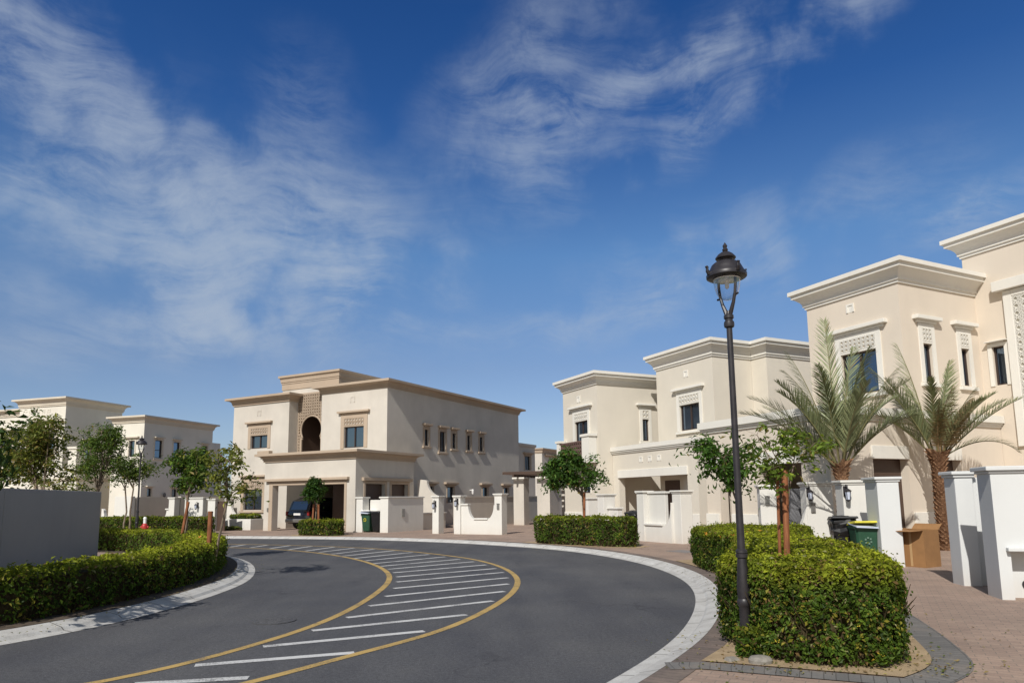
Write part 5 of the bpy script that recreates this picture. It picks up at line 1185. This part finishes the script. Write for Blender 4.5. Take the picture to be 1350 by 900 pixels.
# bollard
r = empty('bollard', (-18.3, 34.6, .1), 0, 'red and white marker post behind the inner hedge near the far lamp', 'bollard')
mb = MB(); mb.lathe([(.09, 0), (.09, .30), (.075, .31), (.075, .8), (.085, .81), (.085, .86), (.05, .92)], (0, 0), 14); mb.build('post', M['whitepaint'], r, True)
mb = MB(); mb.lathe([(.14, .30), (.15, .34), (.15, .48), (.11, .56), (.077, .6), (.077, .30)], (0, 0), 14); mb.tube([(-.2, 0, .42), (.2, 0, .42)], .05, 10); mb.build('red_band', M['red'], r, True)

# ------------------------------------------------------------------ bins, box, car
def bin_(loc, rot, mat, lidmat, label, group=None, openlid=0.0, bag=False, papers=False, emblem=None, s=1.0):
    r = empty('wheelie_bin', loc, rot, label, 'bin', group); r.scale = (s, s, s)
    mb = MB(); b0, b1 = .22, .29
    rings = [(.20, .21, .06), (.235, .25, .30), (.275, .30, .90), (.29, .315, .93), (.29, .315, .98)]
    vs = []; fs = []
    for hx, hy, z in rings:
        c_ = .05
        for q in ((-hx + c_, -hy), (hx - c_, -hy), (hx, -hy + c_), (hx, hy - c_), (hx - c_, hy), (-hx + c_, hy), (-hx, hy - c_), (-hx, -hy + c_)): vs.append((q[0], q[1], z))
    for k in range(len(rings) - 1):
        for j in range(8): fs.append((k * 8 + j, k * 8 + (j + 1) % 8, (k + 1) * 8 + (j + 1) % 8, (k + 1) * 8 + j))
    fs += [tuple(range(8))[::-1], tuple(range(32, 40))]
    mb.idx(vs, fs); mb.tube([(-.27, .36, .93), (.27, .36, .93)], .018, 8)
    for x in (-.22, .22): mb.box(x - .02, x + .02, .30, .37, .91, .95)
    mb.build('body', M[mat], r, bev=.008)
    lid = MB(); lid.idx([(-.30, -.34, 0), (.30, -.34, 0), (.30, .34, 0), (-.30, .34, 0), (-.28, -.32, .05), (.28, -.32, .05), (.26, .30, .09), (-.26, .30, .09)], [(0, 1, 5, 4), (1, 2, 6, 5), (2, 3, 7, 6), (3, 0, 4, 7), (4, 5, 6, 7), (3, 2, 1, 0)])
    lo = lid.build('lid', M[lidmat], r, bev=.015); lo.location = (0, 0, .985); lo.rotation_euler = (-openlid, 0, 0)
    if openlid: lo.location = (0, .0, .985 + .34 * math.sin(openlid) * .9)
    for x in (-.24, .24):
        w = MB(); w.tube([(x - .03, .24, .10), (x + .03, .24, .10)], .10, 14); w.build('wheel', M['black'], r, True)
    if bag:
        g = MB(); r2 = random.Random(3); n = 16; vs = []; fs = []
        for k, (q, z) in enumerate([(.36, .66), (.385, .74), (.37, .84), (.385, .93), (.36, 1.0), (.30, 1.05), (.16, 1.09), (.02, 1.10)]):
            for j in range(n):
                a = 2 * PI * j / n; qq = q * (1 + r2.uniform(-.09, .09)); sq = 1 / max(abs(math.cos(a)), abs(math.sin(a))) ** .55; vs.append((qq * .80 * sq * math.cos(a), qq * .86 * sq * math.sin(a), z + r2.uniform(-.03, .02)))
        for k in range(7):
            for j in range(n): fs.append((k * n + j, k * n + (j + 1) % n, (k + 1) * n + (j + 1) % n, (k + 1) * n + j))
        g.idx(vs, fs); o = g.build('bin_liner', M['black'], r)
    if papers:
        g = MB(); g.idx([(-.29, -.42, .96), (.28, -.40, .93), (.30, .2, 1.0), (-.3, .2, 1.03), (-.29, -.42, .985), (.28, -.40, .955), (.30, .2, 1.03), (-.3, .2, 1.06)], [(0, 1, 5, 4), (1, 2, 6, 5), (2, 3, 7, 6), (3, 0, 4, 7), (4, 5, 6, 7), (3, 2, 1, 0)]); g.build('paper_bundle', M['pale'], r)
    if emblem:
        g = MB(); yy = -.30
        for dx, dz in ((-.06, .66), (.0, .70), (.06, .67), (-.05, .58), (.02, .56), (.07, .6)): g.box(dx - .02, dx + .02, yy - .003, yy + .03, dz - .025, dz + .02)
        g.build('emblem', M[emblem], r)
    return r
M['faint'] = plain('faded_white_print', (.12, .20, .15), .6)
bin_((7.93, 16.8, .1), R_(-15), 'black', 'black', 'black wheelie bin draped with a black liner, left of the green bin', 'wheelie bins by the beige villa', .10, True)
bin_((8.06, 16.1, .1), R_(-8), 'green', 'yellowlid', 'green wheelie bin with yellow lid and papers, next to the black bin', 'wheelie bins by the beige villa', .14, False, True, 'faint', .9)
p = FB.w(-22.25, 15.95); bin_((p[0], p[1], .1), R_(-30), 'black', 'black', 'black bin with a bulging liner behind the clipped hedge of the ivory villa', None, .0, True)
p = FC.w(7.25, .3); bin_((p[0], p[1], .1), ANG_C, 'green', 'whitepaint', 'green bin heaped with white rubbish beside the carport of the tan villa', 'bins by the tan villa', .12, False, True, 'yellowlid')
p = FC.w(7.88, .3); bin_((p[0], p[1], .1), ANG_C, 'black', 'black', 'dark closed bin between the green bin and the block wall of the tan villa', 'bins by the tan villa', 0)

bxr = empty('cardboard_box', (9.08, 15.72, .1), R_(-60), 'big open brown cardboard box standing on the paving by the white gate pillar', 'box')
mb = MB(); a, h, t = .30, .80, .012
mb.box(-a, a, -a, -a + t, 0, h); mb.box(-a, a, a - t, a, 0, h); mb.box(-a, -a + t, -a + t, a - t, 0, h); mb.box(a - t, a, -a + t, a - t, 0, h); mb.box(-a + t, a - t, -a + t, a - t, .0, .012); mb.build('box_body', M['card'], bxr); mb = MB(); mb.box(-.025, .025, -a - .002, -a, .02, h - .04); mb.build('tape', M['tape'], bxr)
def flap(pts, name='flap'):
    g = MB(); n = len(pts) // 2
    up = [(x, y, z + .008) for x, y, z in pts]; g.idx(list(pts) + up, [tuple(range(len(pts)))[::-1], tuple(range(len(pts), 2 * len(pts)))] + [(i, (i + 1) % len(pts), len(pts) + (i + 1) % len(pts), len(pts) + i) for i in range(len(pts))]); g.build(name, M['card'], bxr)
flap([(-a, -a, h), (a, -a, h), (a + .03, -a - .16, h + .0), (a - .12, -a - .27, h - .02), (-a + .12, -a - .27, h - .02), (-a - .03, -a - .16, h + .0)])
flap([(-a, a, h), (-a, -a, h), (-a - .14, -a - .02, h + .01), (-a - .24, -a + .12, h - .01), (-a - .24, a - .12, h - .01), (-a - .14, a, h + .01)])
flap([(a, a, h), (-a, a, h), (-a, a + .16, h + .12), (a, a + .16, h + .12)])

cr_ = FC.w(.78, 1.75)
car = empty('parked_car', (cr_[0], cr_[1], .1), ANG_C, 'dark blue sport utility car parked nose in under the carport', 'car')
mb = MB()
def loft(secs):
    n = len(secs[0]); vs = [p for s_ in secs for p in s_]; fs = []
    for k in range(len(secs) - 1):
        for j in range(n): fs.append((k * n + j, k * n + (j + 1) % n, (k + 1) * n + (j + 1) % n, (k + 1) * n + j))
    fs += [tuple(range(n))[::-1], tuple(range((len(secs) - 1) * n, len(secs) * n))]; return vs, fs
def sec(y, w, z0, z1): # rounded rectangle cross-section
    q = .12; return [(-w + q, y, z0), (w - q, y, z0), (w, y, z0 + q), (w, y, z1 - q), (w - q * .8, y, z1), (-w + q * .8, y, z1), (-w, y, z1 - q), (-w, y, z0 + q)]
mb.idx(*loft([sec(0, .80, .42, .92), sec(.08, .90, .32, 1.03), (sec(.9, .93, .28, 1.06)), sec(3.4, .93, .28, 1.04), sec(4.3, .88, .32, .92), sec(4.6, .74, .42, .78)]))
mb.idx(*loft([[( -.80, .10, 1.02), (.80, .10, 1.02), (.80, .10, 1.03), (.80, .10, 1.04), (.70, .1, 1.05), (-.70, .1, 1.05), (-.80, .1, 1.04), (-.80, .1, 1.03)], sec(.32, .78, 1.0, 1.62), sec(.7, .74, 1.0, 1.76), sec(2.2, .74, 1.0, 1.76), sec(2.9, .72, 1.0, 1.62), sec(3.5, .76, .98, 1.08)]))
bo = mb.build('body', M['carpaint'], car, True, .02)
w = MB(); w.idx([(-.62, .105, 1.12), (.62, .105, 1.12), (.56, .30, 1.58), (-.56, .30, 1.58)], [(0, 1, 2, 3)]); w.build('rear_window', M['glass'], car)
for sx in (-1, 1):
    w = MB(); w.idx([(sx * .805, .55, 1.08), (sx * .79, 2.9, 1.08), (sx * .765, 2.3, 1.60), (sx * .765, .65, 1.60)], [(0, 1, 2, 3)]); w.build('side_window', M['glass'], car)
    w = MB(); w.box(sx * .84 - .07, sx * .84 + .07, -.02, .12, .78, 1.02); w.build('tail_lamp', M['tail'], car, bev=.02)
    for y in (.95, 3.65):
        t_ = MB(); t_.tube([(sx * .72, y, .36), (sx * .95, y, .36)], .36, 24); ty = t_.build('wheel', M['tyre'], car, True); q = MB(); q.tube([(sx * .94, y, .36), (sx * .96, y, .36)], .22, 20); q.build('rim', M['steel'], ty, True)
w = MB(); w.box(-.26, .26, -.03, .0, .80, .92); w.build('number_plate', M['whitepaint'], car, bev=.005)
w = MB(); w.box(-.88, .88, -.09, .14, .38, .60); w.build('bumper', M['steel'], car, bev=.05)
w = MB(); w.tube([(-.62, .75, 1.79), (-.62, 2.4, 1.79)], .025, 6); w.tube([(.62, .75, 1.79), (.62, 2.4, 1.79)], .025, 6); w.build('roof_rail', M['steel'], car, True)

# ------------------------------------------------------------------ light, sky, camera
SUN_AZ, SUN_EL = 248.0, 41.0
sv = Vector((math.cos(R_(SUN_AZ)) * math.cos(R_(SUN_EL)), math.sin(R_(SUN_AZ)) * math.cos(R_(SUN_EL)), math.sin(R_(SUN_EL))))
ld = bpy.data.lights.new('sun', 'SUN'); ld.energy = 4.25; ld.angle = R_(.53); ld.color = (1, .965, .905)
lo = bpy.data.objects.new('sun', ld); COL.objects.link(lo); lo.rotation_euler = sv.to_track_quat('Z', 'Y').to_euler(); lo.location = (0, 0, 60)

wd = bpy.data.worlds.new('World'); scene.world = wd; wd.use_nodes = True; nt = wd.node_tree; nt.nodes.clear()
out = N(nt, 'ShaderNodeOutputWorld'); bg = N(nt, 'ShaderNodeBackground'); nt.links.new(bg.outputs[0], out.inputs[0])
sky = N(nt, 'ShaderNodeTexSky'); sky.sky_type = 'NISHITA'; sky.sun_disc = False; sky.sun_elevation = R_(SUN_EL); sky.sun_rotation = R_(90 - SUN_AZ)
sky.air_density = 1.0; sky.dust_density = .6; sky.ozone_density = 3.0
gen = N(nt, 'ShaderNodeTexCoord').outputs['Generated']; sp = N(nt, 'ShaderNodeSeparateXYZ'); nt.links.new(gen, sp.inputs[0])
def math_(op, a, b=None, c_=None):
    n = N(nt, 'ShaderNodeMath', operation=op)
    for i, v in enumerate((a, b, c_)):
        if v is None: continue
        if hasattr(v, 'is_linked'): nt.links.new(v, n.inputs[i])
        else: n.inputs[i].default_value = v
    return n.outputs[0]
def mrange(v, a, b, c_, d_, smooth=True):
    m_ = N(nt, 'ShaderNodeMapRange'); nt.links.new(v, m_.inputs['Value'])
    if smooth: m_.interpolation_type = 'SMOOTHSTEP'
    for k, x in zip(('From Min', 'From Max', 'To Min', 'To Max'), (a, b, c_, d_)): m_.inputs[k].default_value = x
    return m_.outputs[0]
azi = math_('MULTIPLY', math_('ARCTAN2', sp.outputs['X'], sp.outputs['Y']), 180 / PI); ele = math_('MULTIPLY', math_('ARCSINE', sp.outputs['Z']), 180 / PI)
# colour depth of the clear sky by elevation; warm tint added overhead and behind to neutralise blue shade
r_ = N(nt, 'ShaderNodeValToRGB'); nt.links.new(math_('DIVIDE', ele, 60.), r_.inputs['Fac']); e_ = r_.color_ramp.elements
STOPS = [(0, (.46, .50, .62)), (.10, (.50, .51, .59)), (.18, (.49, .50, .57)), (.33, (.43, .58, .70)), (.50, (.165, .365, .62)), (.63, (.12, .31, .57)), (.85, (.5, .5, .46)), (1, (.62, .52, .42))]
while len(e_) < len(STOPS): e_.new(.5)
for k, (p_, c_) in enumerate(STOPS): e_[k].position = p_; e_[k].color = (*c_, 1)
bs = N(nt, 'ShaderNodeVectorMath', operation='SCALE'); nt.links.new(r_.outputs['Color'], bs.inputs[0]); bs.inputs['Scale'].default_value = 1.62
frt = mixc(nt, 1., sky.outputs[0], bs.outputs[0], 'MULTIPLY')
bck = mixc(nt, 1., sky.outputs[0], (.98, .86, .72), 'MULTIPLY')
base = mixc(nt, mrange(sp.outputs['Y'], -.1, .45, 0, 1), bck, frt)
# cirrus, drawn in azimuth / elevation of the sky dome
cmb = N(nt, 'ShaderNodeCombineXYZ'); nt.links.new(azi, cmb.inputs[0]); nt.links.new(ele, cmb.inputs[1]); AE = cmb.outputs[0]
def warp(src, sc, det, amp):
    wn = N(nt, 'ShaderNodeTexNoise'); wn.inputs['Scale'].default_value = sc; wn.inputs['Detail'].default_value = det; wn.inputs['Roughness'].default_value = .55; nt.links.new(src, wn.inputs['Vector'])
    ws_ = N(nt, 'ShaderNodeVectorMath', operation='SUBTRACT'); nt.links.new(wn.outputs['Color'], ws_.inputs[0]); ws_.inputs[1].default_value = (.5, .5, .5)
    wm_ = N(nt, 'ShaderNodeVectorMath', operation='SCALE'); nt.links.new(ws_.outputs[0], wm_.inputs[0]); wm_.inputs['Scale'].default_value = amp
    wa = N(nt, 'ShaderNodeVectorMath', operation='ADD'); nt.links.new(src, wa.inputs[0]); nt.links.new(wm_.outputs[0], wa.inputs[1]); return wa.outputs[0]
AW = warp(warp(AE, .08, 2, 4.5), .30, 7, 1.5)
def blob(cx, cy, rx, ry, rot, amp):
    mp = N(nt, 'ShaderNodeMapping'); mp.vector_type = 'TEXTURE'; nt.links.new(AW, mp.inputs['Vector'])
    mp.inputs['Location'].default_value = (cx, cy, 0); mp.inputs['Rotation'].default_value = (0, 0, R_(rot)); mp.inputs['Scale'].default_value = (rx, ry, 1)
    ln = N(nt, 'ShaderNodeVectorMath', operation='LENGTH'); nt.links.new(mp.outputs[0], ln.inputs[0])
    return mrange(ln.outputs['Value'], .05, 1, amp, 0)
BL = [(-22.5, 19.5, 21, 11, -16, .95), (-23, 15.2, 14, 6, 4, .6), (-33, 27.5, 17, 6, -34, .75), (-36, 21, 13, 4, -26, .55), (-12.5, 20.5, 11, 8.5, -20, .5), (-11, 15.2, 13, 2.6, -20, .55), (-4.8, 19, 3.6, 6, 10, .45), (-28, 12.2, 19, 2.4, 10, .6), (-38, 32, 14, 7, -30, .45), (-17, 28, 7, 10, 20, .28), (-24, 20, 24, 15, -12, .16),
      (-1.5, 31, 11, 6.5, 30, .40), (1.5, 27, 10, 7.5, 24, .36), (4, 36, 14, 7, 30, .36), (14.5, 33.2, 20, 2.6, 13, .62), (13, 32, 22, 5.5, 18, .26), (19.5, 29.8, 20, 3.6, 24, .5), (26, 33, 12, 3.4, 20, .5), (18.5, 19, 22, 6, 14, .55), (9, 15, 20, 3.4, 10, .45), (34.6, 19.0, 6.5, 2.6, 16, .85), (-38.5, 14, 7, 3, 0, .5), (10, 30, 24, 8, 20, .10)]
tot = None
for bb in BL:
    v = blob(*bb); tot = v if tot is None else math_('ADD', tot, v)
AF = warp(AE, .05, 2, 12); AG = warp(AF, .22, 5, 2.4)
def fibre(src, rot, sx, sy, sc, det, ro=.6):
    mp = N(nt, 'ShaderNodeMapping'); nt.links.new(src, mp.inputs['Vector']); mp.inputs['Rotation'].default_value = (0, 0, R_(rot)); mp.inputs['Scale'].default_value = (sx, sy, 1)
    n = N(nt, 'ShaderNodeTexNoise'); n.inputs['Scale'].default_value = sc; n.inputs['Detail'].default_value = det; n.inputs['Roughness'].default_value = ro; nt.links.new(mp.outputs[0], n.inputs['Vector']); return n.outputs['Fac']
side_ = mrange(azi, -14, 4, 0, 1)
def lr(a, b):
    mf = N(nt, 'ShaderNodeMix'); nt.links.new(side_, mf.inputs[0]); nt.links.new(a, mf.inputs[2]); nt.links.new(b, mf.inputs[3]); return mf.outputs[0]
coarse = lr(fibre(AF, 34, .16, 1, .36, 6), fibre(AF, -22, .09, 1, .40, 6))
fine = lr(fibre(AG, 30, .10, 1, 1.5, 7, .65), fibre(AG, -20, .06, 1, 1.7, 7, .65))
puff = fibre(AE, 10, .8, 1, .10, 8, .6)
fb = math_('ADD', math_('ADD', math_('MULTIPLY', coarse, .44), math_('MULTIPLY', puff, .38)), math_('MULTIPLY', fine, .18))
tx = mrange(fb, .37, .66, .02, 1.45, True)
msk = math_('MULTIPLY', math_('SUBTRACT', 1.0, math_('EXPONENT', math_('MULTIPLY', math_('MULTIPLY', tot, tx), -.95))), .86)
msk = math_('MULTIPLY', msk, mrange(ele, 0, 9, 0, 1))
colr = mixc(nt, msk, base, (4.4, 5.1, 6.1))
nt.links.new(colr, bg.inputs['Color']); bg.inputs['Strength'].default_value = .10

cam = bpy.data.cameras.new('camera'); co = bpy.data.objects.new('camera', cam); COL.objects.link(co); scene.camera = co
pt = math.atan(120 / 907.); rl = .0118
F = Vector((0, math.cos(pt), math.sin(pt))); U0 = Vector((0, -math.sin(pt), math.cos(pt))); R0 = Vector((1, 0, 0))
U = U0 * math.cos(rl) + R0 * math.sin(rl); Rr = R0 * math.cos(rl) - U0 * math.sin(rl)
mt = Matrix(((Rr.x, U.x, -F.x, 0), (Rr.y, U.y, -F.y, 0), (Rr.z, U.z, -F.z, 1.7), (0, 0, 0, 1))); co.matrix_world = mt
cam.sensor_width = 36; cam.lens = 907 / 1350 * 36; cam.shift_y = 87 / 1350; cam.clip_end = 6000; cam.clip_start = .05
scene.view_settings.view_transform = 'Standard'; scene.view_settings.look = 'None'; scene.view_settings.exposure = 0; scene.view_settings.gamma = 1
scene.cycles.use_denoising = True; scene.cycles.max_bounces = 8; scene.cycles.diffuse_bounces = 4; scene.cycles.glossy_bounces = 3; scene.cycles.transparent_max_bounces = 12; scene.cycles.transmission_bounces = 4
